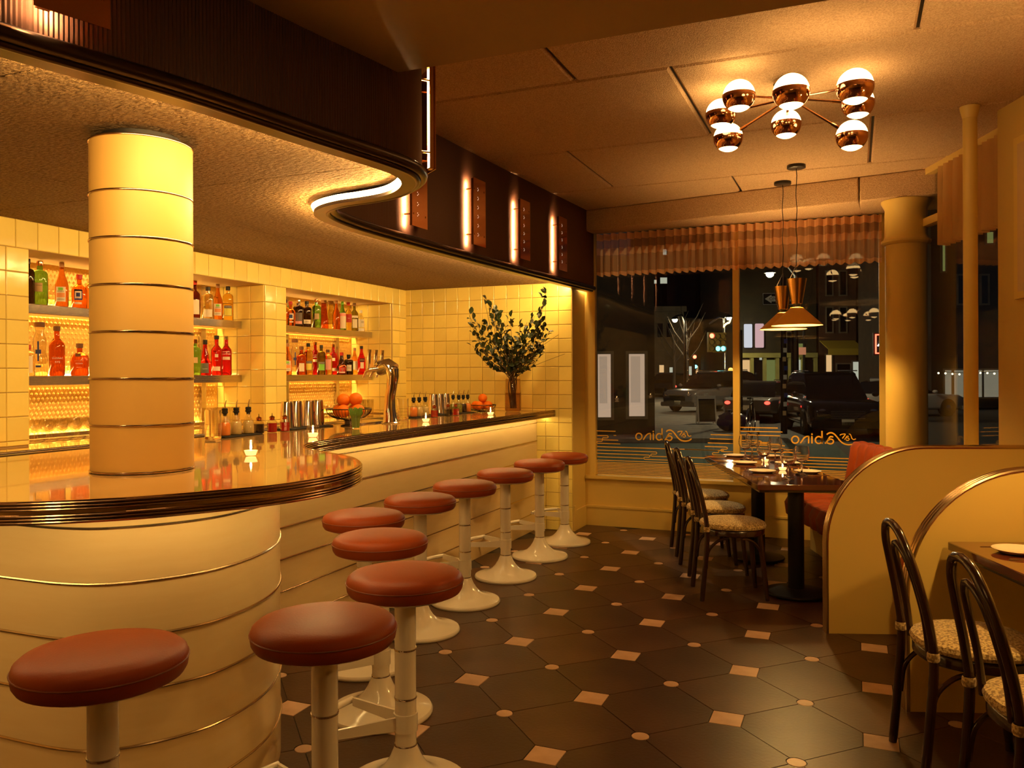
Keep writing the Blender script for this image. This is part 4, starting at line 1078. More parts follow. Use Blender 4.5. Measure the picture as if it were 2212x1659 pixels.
for dy in (-.085, 0., .085):
    fa = part('faucet', G().tube([(-.07, dy * .5, .385), (-.115, dy, .378), (-.145, dy, .365), (-.168, dy, .325)], [.013, .014, .012, .008], 12), 'chrome', tp, smooth=True)
    part('handle', G().tube([(-.125, dy, .385), (-.125, dy, .415), (-.123, dy, .42), (-.118, dy, .52)], [.007, .010, .012, .014], 12), 'chrome', fa, smooth=True)
part('drip_tray', G().bx(-.32, -.10, -.22, .22, .0, .010), 'steel', tp)
# ---- mixing glasses, syrup bottles, dashers, shakers
def mixing_glass(loc, label, sp):
    t = thing('mixing_glass', label, 'mixing glass', loc)
    part('glass', G().lathe([(.038, 0), (.042, .004), (.043, .012), (.042, .150), (.044, .158), (.041, .158), (.039, .150), (.039, .016), (.001, .016), (.001, 0)], 32, cap=False), 'crystal', t, smooth=True)
    g = G()
    for z in (.03, .055, .08): g.tube([(.0435 * math.cos(2 * PI * k / 28), .0435 * math.sin(2 * PI * k / 28), z) for k in range(28)], .0012, 4, closed=True)
    for k in range(10): a = 2 * PI * k / 10; g.tube([(.0435 * math.cos(a), .0435 * math.sin(a), .012), (.0435 * math.cos(a), .0435 * math.sin(a), .10)], .0012, 4)
    part('cut_lines', g, 'glassware', t)
mixing_glass((-3.17, 3.44, ZB), 'tall cut mixing glass beside the yellow column', 1)
mixing_glass((-3.22, 5.53, ZB), 'tall cut mixing glass right of the beer tap', 1)
def pourer(loc, liq, label, grp):
    t = thing('pourer_bottle', label, 'bottle', loc, group=grp)
    part('liquid', G().lathe([(.026, .003), (.029, .008), (.029, .062), (.022, .074), (.001, .074)], 24), liq, t, smooth=True)
    part('glass', G().lathe([(.029, 0), (.031, .004), (.031, .066), (.024, .082), (.013, .100), (.0115, .122)], 24, cap=False), 'glassware', t, smooth=True)
    st = part('stopper', G().lathe([(.009, .110), (.012, .122), (.017, .126), (.017, .134), (.014, .136), (.016, .140), (.016, .150), (.012, .153)], 18), 'rubber', t, smooth=True)
    part('spout', G().tube([(0, 0, .150), (.002, 0, .172), (.010, 0, .196)], [.0042, .0036, .0022], 8), 'chrome', st, smooth=True)
def dasher(loc, liq, label):
    t = thing('bitters_dasher', label, 'bottle', loc, group='cut glass bitters dashers on the bar')
    part('liquid', G().lathe([(.026, .002), (.028, .006), (.028, .056), (.001, .056)], 12), liq, t)
    part('glass', G().lathe([(.028, 0), (.030, .003), (.030, .062), (.020, .070), (.012, .078)], 12, cap=False), 'glassware', t)
    st = part('stopper', G().lathe([(.010, .074), (.018, .080), (.012, .085), (.019, .090), (.010, .097), (.004, .100)], 16), 'copper', t, smooth=True)
    part('spout', G().tube([(0, 0, .098), (0, 0, .116)], [.004, .0015], 8), 'chrome', st, smooth=True)
def tray(x0, x1, y0, y1, label): bevel(solo('bar_tray', G().bx(-(x1 - x0) / 2, (x1 - x0) / 2, -(y1 - y0) / 2, (y1 - y0) / 2, 0, .008), 'rubber', label, 'tray', org=(0, 0, 0)), .003).location = ((x0 + x1) / 2, (y0 + y1) / 2, ZB)
tray(-3.26, -3.16, 3.52, 3.83, 'black tray under the orange and pale syrup bottles by the column')
for k, (y, lq, c_) in enumerate(((3.575, 'liquid_orange', 'orange'), (3.665, 'liquid_cream', 'pale, left'), (3.765, 'liquid_cream', 'pale, right'))):
    pourer((-3.21, y, ZB + .0085), lq, f'syrup bottle with pourer beside the column mixing glass, {c_}', 'syrup bottles near the column')
dasher((-3.23, 3.88, ZB), 'liquid_black', 'dark bitters dasher right of the pale syrup bottles')
dasher((-3.22, 3.985, ZB), 'liquid_red', 'red bitters dasher left of another, before the shakers')
dasher((-3.205, 4.085, ZB), 'liquid_red', 'red bitters dasher touching the shaker row')
def shaker(loc, label):
    solo('cocktail_shaker', G().lathe([(.046, 0), (.047, .003), (.045, .010), (.036, .160), (.033, .168), (.001, .169)], 32), 'chrome', label, 'shaker', smooth=True, group='upturned steel shaker tins').location = loc
tray(-3.35, -3.21, 4.16, 4.60, 'black mat under the steel shakers left of the fruit bowl')
for x, y, lb in ((-3.29, 4.215, 'leftmost of the four by the red dashers'), (-3.31, 4.335, 'second of the four by the red dashers'), (-3.28, 4.425, 'third of the four by the red dashers'), (-3.29, 4.535, 'rightmost of the four by the red dashers')):
    shaker((x, y, ZB + .0085), 'upturned polished shaker tin, ' + lb)
tray(-3.26, -3.16, 5.63, 5.93, 'black tray under the syrup bottles right of the tap')
for y, lq, c_ in ((5.68, 'liquid_orange', 'orange'), (5.77, 'liquid_cream', 'pale, left'), (5.87, 'liquid_cream', 'pale, right')):
    pourer((-3.21, y, ZB + .0085), lq, f'syrup bottle with pourer right of the beer tap, {c_}', 'syrup bottles right of the tap')
dasher((-3.10, 5.82, ZB), 'liquid_red', 'red bitters dasher behind the candle right of the tap')
dasher((-3.08, 6.02, ZB), 'liquid_black', 'dark bitters dasher before the right-hand shakers')
dasher((-3.07, 6.14, ZB), 'liquid_red', 'red bitters dasher before the right-hand shakers')
tray(-3.34, -3.14, 6.09, 6.66, 'black tray with shakers and small bottles near the end wall')
for y, lb in ((6.14, 'left'), (6.25, 'middle'), (6.36, 'right')): shaker((-3.28, y, ZB + .0085), f'upturned polished shaker tin near the end wall, {lb} of three')
for k, (x, y, lq, c_) in enumerate(((-3.18, 6.42, 'liquid_green', 'green, leftmost'), (-3.26, 6.47, 'liquid_green', 'green, behind'), (-3.19, 6.53, 'liquid_black', 'dark, middle'), (-3.26, 6.58, 'liquid_black', 'dark, behind'), (-3.19, 6.62, 'liquid_orange', 'amber, rightmost'))):
    pourer((x, y, ZB + .0085), lq, f'small pourer bottle on the end-wall tray, {c_}', 'pourer bottles near the end wall')
# ---- liquor bottles
def bent_label(g, r, a0, a1, z0, z1, n=10, poly=None):
    vs_ = []
    for k in range(n + 1):
        a = a0 + (a1 - a0) * k / n
        vs_ += [(r * math.cos(a), r * math.sin(a), z0), (r * math.cos(a), r * math.sin(a), z1)]
    return g.add(vs_, [(2 * k, 2 * k + 2, 2 * k + 3, 2 * k + 1) for k in range(n)])
def bent_text(txt, size, r, ac, zc, rot=0):
    g = text_mesh(txt, size, 0.)
    c_, s_ = math.cos(rot), math.sin(rot)
    g.v = [(r * math.cos(ac + (x * c_ - y * s_) / r), r * math.sin(ac + (x * c_ - y * s_) / r), zc + x * s_ + y * c_) for x, y, z in g.v]
    return g
FACE = math.atan2(-5.2, 4.56) + .0     # from the shelves towards the viewer
PROF = {
 'tall':  lambda r, h: [(r * .9, 0), (r, .006), (r, h * .62), (r * .93, h * .67), (r * .62, h * .73), (r * .36, h * .78), (r * .34, h * .94), (r * .38, h * .95), (r * .38, h * .97)],
 'squat': lambda r, h: [(r * .9, 0), (r, .008), (r * 1.02, h * .55), (r * .9, h * .64), (r * .5, h * .70), (r * .30, h * .73), (r * .30, h * .92), (r * .34, h * .94)],
 'slope': lambda r, h: [(r * .9, 0), (r, .006), (r, h * .50), (r * .86, h * .60), (r * .60, h * .70), (r * .40, h * .80), (r * .33, h * .88), (r * .33, h * .97)],
 'round': lambda r, h: [(r * .9, 0), (r, .006), (r, h * .66), (r * .97, h * .72), (r * .80, h * .77), (r * .45, h * .795), (r * .36, h * .81), (r * .36, h * .94)],
 'cone':  lambda r, h: [(r * .95, 0), (r, .006), (r * .96, h * .30), (r * .74, h * .65), (r * .55, h * .90), (r * .52, h * .99)],
 'waist': lambda r, h: [(r * .95, 0), (r, .01), (r, h * .30), (r * .70, h * .46), (r * .82, h * .60), (r * .78, h * .70), (r * .50, h * .84), (r * .55, h * .98)],
 'bell':  lambda r, h: [(r * .95, 0), (r, .006), (r * 1.0, h * .34), (r * .82, h * .42), (r * .62, h * .46), (r * .60, h * .52), (r * .50, h * .62), (r * .36, h * .74), (r * .32, h * .92)],
}
def bottle(name, loc, r, h, prof, glass, cap, label, rot=0., lab=None, texts=(), capr=.42, extra=None, segs=28):
    r *= 1.08; h = min(h * 1.08, .268) if loc[2] > 1.7 else h * 1.08
    t = thing(name, label, 'bottle', loc, rot, 'liquor bottles on the back bar shelves')
    P = PROF[prof](r, h)
    part('glass_body', G().lathe(P, segs), glass, t, smooth=True)
    rc = P[-1][0] * 1.12; z = P[-1][1]
    part('cap', G().lathe([(rc, z - .012), (rc * 1.05, z - .008), (rc * 1.05, max(h, z + .014)), (rc * .9, max(h, z + .014) + .003)], 18), cap, t, smooth=True)
    F_ = FACE - rot
    for (m_, a, z0_, z1_, dr) in (lab or ()):
        part('label', bent_label(G(), r + .0006 + dr, F_ - a, F_ + a, h * z0_, h * z1_), m_, t, smooth=True)
    for (tx, sz, zc, m_, off) in texts:
        part('lettering', bent_text(tx, sz, r + .0022, F_ + off, h * zc), m_, t)
    return t
XS = -4.535
def yx(u, X=XS): return onx(u, 760, X).y
B = []
def put(u, sh, *a, X=XS, **k):
    y = yx(u, X); return bottle(a[0], (X, y, ZSH[sh] + .0005), *a[1:], **k)
AM = dict(lab=[('paper', .75, .12, .46, 0), ('label_orange', .62, .22, .32, .0006), ('label_green', .35, .38, .44, .0006)], texts=[('AMARO', .011, .355, 'ink', 0), ('ANGELENO', .008, .17, 'ink', 0)])
CHY = dict(lab=[('label_grey', .8, .14, .44, 0), ('pouch_yellow', .70, .15, .36, .0005)], texts=[('CHARTREUSE', .0085, .40, 'ink_white', 0)])
CHG = dict(lab=[('label_grey', .8, .14, .44, 0), ('label_green', .70, .15, .36, .0005)], texts=[('CHARTREUSE', .0085, .40, 'ink_white', 0)])
CAMP = dict(lab=[('paper', .7, .40, .48, 0), ('paper', .7, .605, .615, 0)], texts=[('CAMPARI', .017, .545, 'ink_white', 0)])
# niche behind the column, upper shelf
put(60, 0, 'dark_bottle', .036, .26, 'round', 'g_dark', 'black', 'dark bottle almost hidden at the left edge of the column niche, upper shelf')
put(87, 0, 'green_gin_bottle', .040, .245, 'round', 'g_green', 'copper', 'green gin bottle with tan label, upper shelf left of the column', lab=[('paper_tan', .5, .30, .50, 0)], texts=[('STACK', .010, .44, 'ink', .1)])
put(134, 0, 'amaro_bottle', .035, .255, 'slope', 'g_amber', 'cork', 'amber amaro bottle with orange label, upper shelf left of the column', **AM)
put(172, 0, 'orange_bottle', .041, .195, 'squat', 'g_orange', 'cap_red', 'orange bottle with round blue seal and red cap, left of the column', lab=[('label_navy', .55, .24, .56, 0), ('ink_white', .42, .29, .51, .0005), ('label_navy', .26, .34, .46, .001), ('ink_white', .45, .12, .18, 0)], texts=[('ITALY', .010, .30, 'label_navy', 0)])
put(199, 0, 'amber_bottle', .034, .22, 'tall', 'g_amber', 'cap_red', 'amber bottle half hidden by the left side of the column, upper shelf')
put(421, 0, 'red_wine_bottle', .037, .28, 'tall', 'g_wine', 'label_red', 'dark red bottle with white label at the right side of the column, upper shelf', lab=[('paper', .95, .10, .50, 0)])
put(450, 0, 'pale_rum_bottle', .040, .225, 'round', 'g_clear', 'black', 'pale bottle with black cap and white base label, upper shelf right of the column', lab=[('paper', .75, .06, .30, 0)])
put(471, 0, 'amaro_bottle', .035, .255, 'slope', 'g_amber', 'cork', 'amber amaro bottle with orange label, upper shelf right of the column', **AM)
put(493, 0, 'yellow_liqueur_bottle', .037, .265, 'round', 'g_gold', 'black', 'golden liqueur bottle with yellow label, upper shelf right of the column', **CHY)
# lower shelf
put(60, 1, 'floral_bottle', .036, .165, 'round', 'g_clear', 'cap_red', 'white labelled bottle cut by the niche edge, lower shelf far left', lab=[('paper', .9, .1, .66, 0)])
put(86, 1, 'elderflower_bottle', .041, .290, 'waist', 'g_clear', 'wood_cap', 'clear waisted bottle with dark cross label, lower shelf left of the column', lab=[('label_navy', .10, .28, .66, 0), ('label_navy', .35, .42, .50, 0), ('label_navy', .32, .16, .20, 0)], texts=[])
put(123, 1, 'rye_bottle', .041, .275, 'tall', 'g_bourbon', 'wood_cap', 'brown rye bottle with white script, lower shelf left of the column', texts=[('SAZERAC', .015, .36, 'ink_white', .25), ('RYE', .017, .28, 'ink_white', .25)])
put(172, 1, 'bourbon_bottle', .049, .185, 'squat', 'g_bourbon', 'wood_cap', 'squat brown bourbon bottle with neck tag, lower shelf left of the column', lab=[('wood_cap', .30, .60, .70, .0)], texts=[("JEFFERSON'S", .010, .46, 'cork', .1), ('OCEAN', .012, .38, 'ink_white', .1), ('AGED AT SEA', .005, .26, 'ink_white', .1)])
put(421, 1, 'green_gin_bottle', .040, .245, 'round', 'g_green', 'copper', 'green bottle at the right side of the column, lower shelf', lab=[('paper_tan', .5, .34, .50, 0)])
put(443, 1, 'red_aperitif_bottle', .042, .245, 'bell', 'g_red', 'black', 'bright red stepped bottle with dark label, lower shelf right of the column', lab=[('label_grey', .62, .06, .34, 0)], texts=[('Cappelletti', .009, .18, 'ink_white', 0)])
put(468, 1, 'red_vermouth_bottle', .038, .275, 'tall', 'g_red', 'black', 'red bottle with cream oval label, lower shelf right of the column', lab=[('paper', .30, .46, .54, 0), ('paper', .65, .11, .22, 0)], texts=[('Bonal', .010, .38, 'ink_white', 0)])
put(489, 1, 'bitter_bottle', .037, .275, 'tall', 'g_campari', 'chrome', 'crimson bitter bottle with bold white lettering, lower shelf right of the column', **CAMP)
# second niche, upper shelf
put(617, 0, 'yellow_label_bottle', .030, .20, 'tall', 'g_gold', 'black', 'bottle with yellow label sliver at the left end of the tap niche, upper shelf')
put(628, 0, 'orange_bottle', .038, .195, 'squat', 'g_orange', 'cap_red', 'orange bottle with round blue seal and red cap in the tap niche', lab=[('ink_white', .55, .26, .52, 0), ('label_navy', .34, .32, .46, .0006), ('ink_white', .5, .14, .19, 0)])
put(645, 0, 'black_gin_bottle', .043, .215, 'round', 'g_dark', 'chrome', 'black bottle with grey arched label, upper shelf of the tap niche', lab=[('label_grey', .72, .08, .52, 0), ('label_pink', .60, .10, .20, .0006)])
put(663, 0, 'black_bottle', .040, .215, 'round', 'g_dark', 'black', 'black bottle with wavy cream label, upper shelf of the tap niche', lab=[('paper', .85, .13, .29, 0)], texts=[('MERLET', .009, .21, 'ink', 0)])
put(684, 0, 'green_gin_bottle', .038, .245, 'round', 'g_green', 'copper', 'green gin bottle with tan label, upper shelf of the tap niche', lab=[('paper_tan', .5, .30, .50, 0)])
put(700, 0, 'brown_cone_bottle', .040, .275, 'cone', 'g_bourbon', 'cork', 'tall tapering brown bottle, upper shelf of the tap niche', X=-4.632)
put(715, 0, 'clear_waisted_bottle', .040, .265, 'waist', 'g_yellow', 'cork', 'clear waisted yellow bottle, upper shelf of the tap niche', X=-4.632)
put(727, 0, 'amber_flute_bottle', .034, .255, 'slope', 'g_orange', 'cork', 'amber angular bottle with white print, upper shelf of the tap niche')
put(740, 0, 'green_neck_bottle', .034, .265, 'slope', 'g_green', 'label_green', 'bottle with bright green neck and cream label, upper shelf of the tap niche', lab=[('paper', .9, .06, .62, 0), ('label_pink', .9, .5, .60, .0006)])
put(753, 0, 'red_label_bottle', .032, .265, 'tall', 'g_yellow', 'label_red', 'clear bottle with red label and red cap, upper shelf of the tap niche', lab=[('label_red', .9, .30, .60, 0)], texts=[('Nardini', .009, .45, 'ink_white', 0)])
put(766, 0, 'olive_wine_bottle', .036, .25, 'tall', 'g_olive', 'cork', 'olive green bottle with cream labels, upper shelf of the tap niche', lab=[('paper', .6, .12, .44, 0), ('paper', .9, .49, .57, 0)])
put(780, 0, 'white_label_bottle', .034, .19, 'slope', 'g_clear', 'ink_white', 'small clear bottle with white label, right end of the upper shelf', lab=[('paper', .9, .22, .60, 0), ('ink_white', .9, .03, .17, 0)], texts=[('10', .030, .46, 'ink', .2)])
# second niche, lower shelf
put(621, 1, 'amaro_bottle', .034, .245, 'slope', 'g_amber', 'cork', 'amber amaro bottle at the left end of the tap niche, lower shelf', **AM)
put(637, 1, 'elderflower_bottle', .040, .285, 'waist', 'g_clear', 'wood_cap', 'clear waisted bottle with dark cross label, lower shelf of the tap niche', X=-4.632, lab=[('label_navy', .10, .28, .66, 0), ('label_navy', .35, .42, .50, 0)])
put(651, 1, 'brown_bottle', .040, .225, 'tall', 'g_bourbon', 'wood_cap', 'brown bottle with round cream label, lower shelf of the tap niche', lab=[('paper', .52, .12, .42, 0)])
put(666, 1, 'yellow_liqueur_bottle', .038, .26, 'round', 'g_gold', 'black', 'golden liqueur bottle with yellow label, lower shelf of the tap niche', **CHY)
put(681, 1, 'bitter_bottle', .036, .275, 'tall', 'g_campari', 'copper', 'crimson bitter bottle with bold white lettering in the tap niche', X=-4.632, **CAMP)
put(694, 1, 'green_liqueur_bottle', .036, .25, 'round', 'g_olive', 'black', 'olive liqueur bottle with green label, lower shelf of the tap niche', **CHG)
put(708, 1, 'pale_gold_bottle', .038, .215, 'round', 'g_yellow', 'wood_cap', 'pale gold bottle with pink label, lower shelf of the tap niche', lab=[('label_pink', .7, .2, .62, 0)])
put(720, 1, 'red_vermouth_bottle', .036, .265, 'tall', 'g_red', 'copper', 'red bottle with cream oval label, lower shelf of the tap niche', X=-4.632, lab=[('paper', .35, .46, .56, 0), ('paper', .7, .12, .22, 0)])
put(738, 1, 'cognac_liqueur_bottle', .044, .195, 'bell', 'g_cola', 'cap_red', 'dark stepped bottle with red neck and boxed label, lower shelf of the tap niche', lab=[('label_red', .65, .06, .34, 0), ('ink_white', .58, .08, .13, .0006)], texts=[('Grand', .012, .26, 'ink_white', 0), ('Gala', .010, .19, 'ink_white', 0)])
put(753, 1, 'black_gin_bottle', .042, .175, 'round', 'g_dark', 'black', 'black gin bottle with diamond label, lower shelf of the tap niche', lab=[('paper', .50, .18, .50, 0)], texts=[("HENDRICK", .008, .34, 'ink', 0)])
put(766, 1, 'amber_bottle', .034, .24, 'slope', 'g_amber', 'cork', 'amber bottle with pale label, lower shelf second from the tap', X=-4.632, lab=[('paper', .7, .18, .52, 0)])
put(781, 1, 'red_aperitif_bottle', .037, .255, 'slope', 'g_red', 'black', 'bright red aperitif bottle with slanted black label, nearest the tap', lab=[('ink', .62, .46, .58, 0), ('paper', .42, .22, .44, 0)], texts=[('APEROL', .014, .52, 'label_orange', 0)])
# ---- glasses in the bottom of the niches
ORD = ['first', 'second', 'third', 'fourth', 'fifth', 'sixth', 'seventh']
ROW = {-4.33: 'front', -4.43: 'middle', -4.53: 'back', -4.42: 'back', -4.44: 'back'}
gw = [(.001, 0), (.030, .001), (.031, .003), (.008, .007), (.004, .014), (.004, .055), (.018, .064), (.034, .085), (.038, .110), (.034, .135), (.0325, .135), (.036, .110), (.032, .086), (.001, .066)]
ng0 = solo('stemmed_glass', G().lathe(gw, 20, cap=False), 'glassware', 'clear stemmed glass in the row below the shelves, left of the column', 'glass', group='stemmed glasses below the column niche shelves', smooth=True)
k = 0
for x in (-4.33, -4.43, -4.53):
    for qi, y in enumerate([3.36 + .095 * q for q in range(6)]):
        o = ng0 if k == 0 else ng0.copy(); k += 1
        if o is not ng0: COL.objects.link(o)
        o['label'] = f'clear stemmed glass left of the column, {ORD[qi]} from the left in the {ROW[x]} row'
        o.location = (x, y, 1.0945)
hg0 = solo('highball_glass', G().lathe([(.026, 0), (.027, .004), (.032, .150), (.031, .150), (.026, .008), (.001, .008)], 20, cap=False), 'glassware', 'tall clear tumbler in the cluster below the niche shelves', 'glass', group='tall tumblers below the niche shelves', smooth=True)
k = 0
for x in (-4.33, -4.42):
    for qi, y in enumerate((4.70, 4.78, 4.86, 4.94, 6.42, 6.50, 6.58, 6.66, 6.74, 6.82)):
        o = hg0 if k == 0 else hg0.copy(); k += 1
        if o is not hg0: COL.objects.link(o)
        o['label'] = f'tall clear tumbler below the {"column" if qi < 4 else "tap"} niche, {ORD[qi if qi < 4 else qi - 4]} from left in the {ROW[x]} row'
        o.location = (x, y, 1.0945)
rg0 = solo('coupe_glass', G().lathe([(.001, 0), (.030, .001), (.031, .003), (.006, .008), (.004, .07), (.020, .082), (.045, .10), (.048, .115), (.0465, .115), (.043, .101), (.001, .084)], 20, cap=False), 'glassware', 'wide coupe glass in the row below the tap niche shelves', 'glass', group='coupe glasses below the tap niche shelves', smooth=True)
k = 0
for x in (-4.33, -4.44):
    for qi, y in enumerate((5.60, 5.71, 5.82, 5.93, 6.04, 6.15, 6.26)):
        o = rg0 if k == 0 else rg0.copy(); k += 1
        if o is not rg0: COL.objects.link(o)
        o['label'] = f'wide coupe glass below the tap niche, {ORD[qi]} from left in the {ROW[x]} row'
        o.location = (x, y, 1.0945)
# ================================================================== STREET AT NIGHT (beyond the windows)
ZG = -.15
R_ = Vector((math.cos(YAW), math.sin(YAW), 0)); D_ = Vector((-math.sin(YAW), math.cos(YAW), 0))
def ex(u, v, Zc): return ray(u, v) * Zc + Vector((0, 0, CZ))
def zat(v, Zc): return CZ - (v - HOR) / F_PX * Zc
def gpt(u, Zc): p = ex(u, 808, Zc); p.z = ZG; return p
CAMROT = YAW      # objects facing the viewer: local x = photo right, local y = away
solo('street', G().prism([(-60, YW + .2), (.3, YW + .2), (3.6, -2), (60, -2), (60, 140), (-60, 140)], ZG - .3, ZG - .10), 'asphalt', 'dark asphalt street outside the windows', 'street', kind='structure')
solo('sidewalk', G().prism([(-14, YW + .16), (.3, YW + .16), (3.3, -2), (4.6, -2), (1.6, 9.8), (-14, 9.8)], ZG - .1, ZG), 'pavement', 'pavement directly outside the restaurant windows', 'sidewalk', kind='structure')
pv = [gpt(1150, 20.6), gpt(1600, 20.6), gpt(1640, 23), gpt(1640, 60), gpt(1150, 60)]
solo('sidewalk_far', G().prism([(p.x, p.y) for p in pv], ZG - .1, ZG), 'pavement', 'pale lit pavement across the street by the brick building', 'sidewalk', kind='structure')
gb = [gpt(1150, 12.5), gpt(1900, 12.5), gpt(1800, 20.3), gpt(1150, 20.3)]
solo('painted_lane', G().prism([(p.x, p.y) for p in gb], ZG - .0995, ZG - .095), 'green_paint', 'green painted lane on the street outside', 'road', kind='structure')
def building(name, u0, u1, Zc, vtop, depth, m, label, wins=(), skew=0.):
    p = gpt((u0 + u1) / 2, Zc); w_ = (u1 - u0) / F_PX * Zc; h = zat(vtop, Zc) - ZG
    t = thing(name, label, 'building', tuple(p), CAMROT + skew)
    part('facade', G().bx(-w_ / 2, w_ / 2, 0, depth, 0, h), m, t)
    part('cornice', G().bx(-w_ / 2 - .15, w_ / 2 + .15, -.25, .1, h - .35, h + .05), m, t)
    for (a, b, c, d, mm) in wins:
        x0, x1 = (a - (u0 + u1) / 2) / F_PX * Zc, (b - (u0 + u1) / 2) / F_PX * Zc; z1, z0 = zat(c, Zc) - ZG, zat(d, Zc) - ZG
        f = part('window', G().bx(x0 - .08, x1 + .08, -.06, -.002, z0 - .08, z0).bx(x0 - .08, x1 + .08, -.06, -.002, z1, z1 + .08).bx(x0 - .08, x0, -.06, -.002, z0, z1).bx(x1, x1 + .08, -.06, -.002, z0, z1), 'masonry', t)
        part('pane', G().bx(x0, x1, -.03, -.005, z0, z1), mm, f)
        if mm == 'shop_window':
            part('display_panel', G().bx(x0 + (x1 - x0) * .12, x0 + (x1 - x0) * .72, -.045, -.031, z0 + (z1 - z0) * .22, z1 - .06), 'shop_window_dim', f)
    return t
building('brick_building', 1150, 1414, 22, 560, 14, 'brick_dark', 'dark brick building with two white lit display windows across the street',
         [(1291, 1319, 766, 902, 'shop_window'), (1358, 1392, 766, 900, 'shop_window'), (1225, 1262, 766, 902, 'shop_window')])
building('stone_building', 1412, 1478, 62, 665, 10, 'masonry', 'pale stone corner building far down the street, left of the street lamps', [(1420, 1432, 700, 730, 'car_glass'), (1440, 1452, 700, 730, 'car_glass'), (1424, 1434, 790, 806, 'win_warm'), (1446, 1453, 795, 806, 'win_cool')])
building('lit_storefront_building', 1478, 1600, 70, 690, 12, 'masonry', 'far building with lit storefronts below the traffic light', [(1488, 1494, 793, 812, 'win_cool'), (1502, 1508, 793, 812, 'win_warm'), (1548, 1562, 780, 812, 'win_cool'), (1566, 1578, 792, 812, 'win_warm'), (1540, 1546, 785, 812, 'win_green'), (1515, 1530, 706, 722, 'car_glass'), (1470, 1486, 720, 740, 'car_glass')])
building('office_tower', 1400, 1499, 140, 420, 20, 'brick_dark', 'dark tower with a few lit office windows above the stone building', [(1407, 1419, 606, 614, 'win_cool'), (1427, 1442, 601, 614, 'win_cool'), (1452, 1465, 597, 611, 'win_cool'), (1433, 1441, 540, 552, 'win_cool'), (1470, 1480, 520, 528, 'win_cool')])
building('apartment_tower', 1503, 1602, 110, 430, 20, 'brick_dark', 'dark apartment tower with an amber lit window behind the lamps', [(1549, 1560, 616, 634, 'win_warm'), (1524, 1532, 598, 618, 'win_cool'), (1526, 1532, 560, 570, 'win_cool')])
building('yellow_building', 1592, 1764, 52, 400, 10, 'masonry_green_unlit', 'yellow-green lit building with two lit signboards behind the pendants', [(1660, 1676, 790, 850, 'car_glass'), (1700, 1712, 720, 850, 'car_glass'), (1640, 1652, 770, 800, 'win_cool'), (1606, 1618, 780, 850, 'car_glass'), (1720, 1735, 740, 800, 'win_green')])
building('red_brick_block', 1770, 1850, 52, 330, 10, 'masonry_red', 'dark red brick block with arched upper windows left of the column', [(1786, 1798, 590, 640, 'car_glass'), (1815, 1828, 590, 640, 'car_glass'), (1786, 1798, 668, 720, 'car_glass'), (1815, 1828, 668, 720, 'car_glass'), (1784, 1796, 770, 820, 'win_warm'), (1808, 1836, 790, 840, 'car_glass')])
building('brownstone_block', 1862, 2000, 52, 320, 10, 'masonry_red', 'dark brownstone block partly hidden by the round column', [(1858, 1872, 580, 640, 'car_glass'), (1890, 1904, 580, 640, 'car_glass'), (1858, 1872, 670, 720, 'car_glass'), (1890, 1904, 670, 720, 'car_glass'), (1842, 1854, 785, 825, 'win_cool'), (1865, 1895, 790, 830, 'win_warm'), (1996, 2002, 655, 700, 'win_warm')])
building('diner_block', 2012, 2290, 38, 240, 8, 'brick_dark', 'dark block with a white lit restaurant front beyond the right-hand window', [(2040, 2056, 804, 862, 'win_diner'), (2058, 2080, 804, 862, 'win_diner'), (2106, 2120, 804, 862, 'win_diner'), (2124, 2158, 804, 862, 'win_diner'), (2036, 2042, 533, 590, 'win_green'), (2132, 2146, 506, 530, 'win_green'), (2070, 2082, 600, 660, 'car_glass'), (2120, 2134, 600, 660, 'car_glass')])
t = thing('shopfront', 'pilastered shopfront at the foot of the yellow-green building', 'shopfront', tuple(gpt(1678, 51.7)), CAMROT)
part('lintel', G().bx(-2.6, 2.5, -.25, .1, zat(775, 51.7) - ZG, zat(765, 51.7) - ZG), 'masonry_green_lit', t)
for k in range(7): part('pilaster', G().bx(-2.5 + .8 * k, -2.3 + .8 * k, -.2, .1, 0, zat(775, 51.7) - ZG), 'masonry_green_lit', t)
for k in range(6): part('shop_pane', G().bx(-2.28 + .8 * k, -1.72 + .8 * k, -.05, 0, .5, zat(780, 51.7) - ZG), ('win_warm', 'car_glass', 'win_green', 'car_glass', 'win_cool', 'car_glass')[k], t)
# lit signboards on the yellow building
def board(name, u0, u1, v0, v1, Zc, m, label, cat='sign'):
    p = ex((u0 + u1) / 2, (v0 + v1) / 2, Zc); w_, h = (u1 - u0) / F_PX * Zc, (v1 - v0) / F_PX * Zc
    o = solo(name, G().bx(-w_ / 2, w_ / 2, -.06, .06, -h / 2, h / 2), m, label, cat); o.location = p; o.rotation_euler = (0, 0, CAMROT); bevel(o, .1, 3); return o
board('lit_signboard', 1607, 1625, 700, 751, 51.8, 'screen_white', 'white lit signboard on the yellow building, left of two')
board('lit_signboard', 1631, 1650, 699, 751, 51.8, 'screen_pink', 'pink lit signboard on the yellow building, right of two')
# neon sign
p = ex(1912, 743, 40); nz_ = thing('neon_sign', 'red neon square sign with white script beside the round column', 'neon sign', tuple(p), CAMROT)
s_ = 20 / F_PX * 40
part('neon_frame', G().tube([(-s_, 0, -s_), (s_, 0, -s_), (s_, 0, s_), (-s_, 0, s_)], .045, 6, closed=True), 'neon_red', nz_)
part('neon_script', G().tube(catmull([(-s_ * .8, 0, -.1), (-s_ * .3, 0, .1), (0, 0, -.02), (s_ * .4, 0, .12), (s_ * .8, 0, .05)], 5), .035, 6), 'neon_white', nz_)
part('backing', G().bx(-s_ - .1, s_ + .1, .06, .14, -s_ - .1, s_ + .1), 'sign_black', nz_)
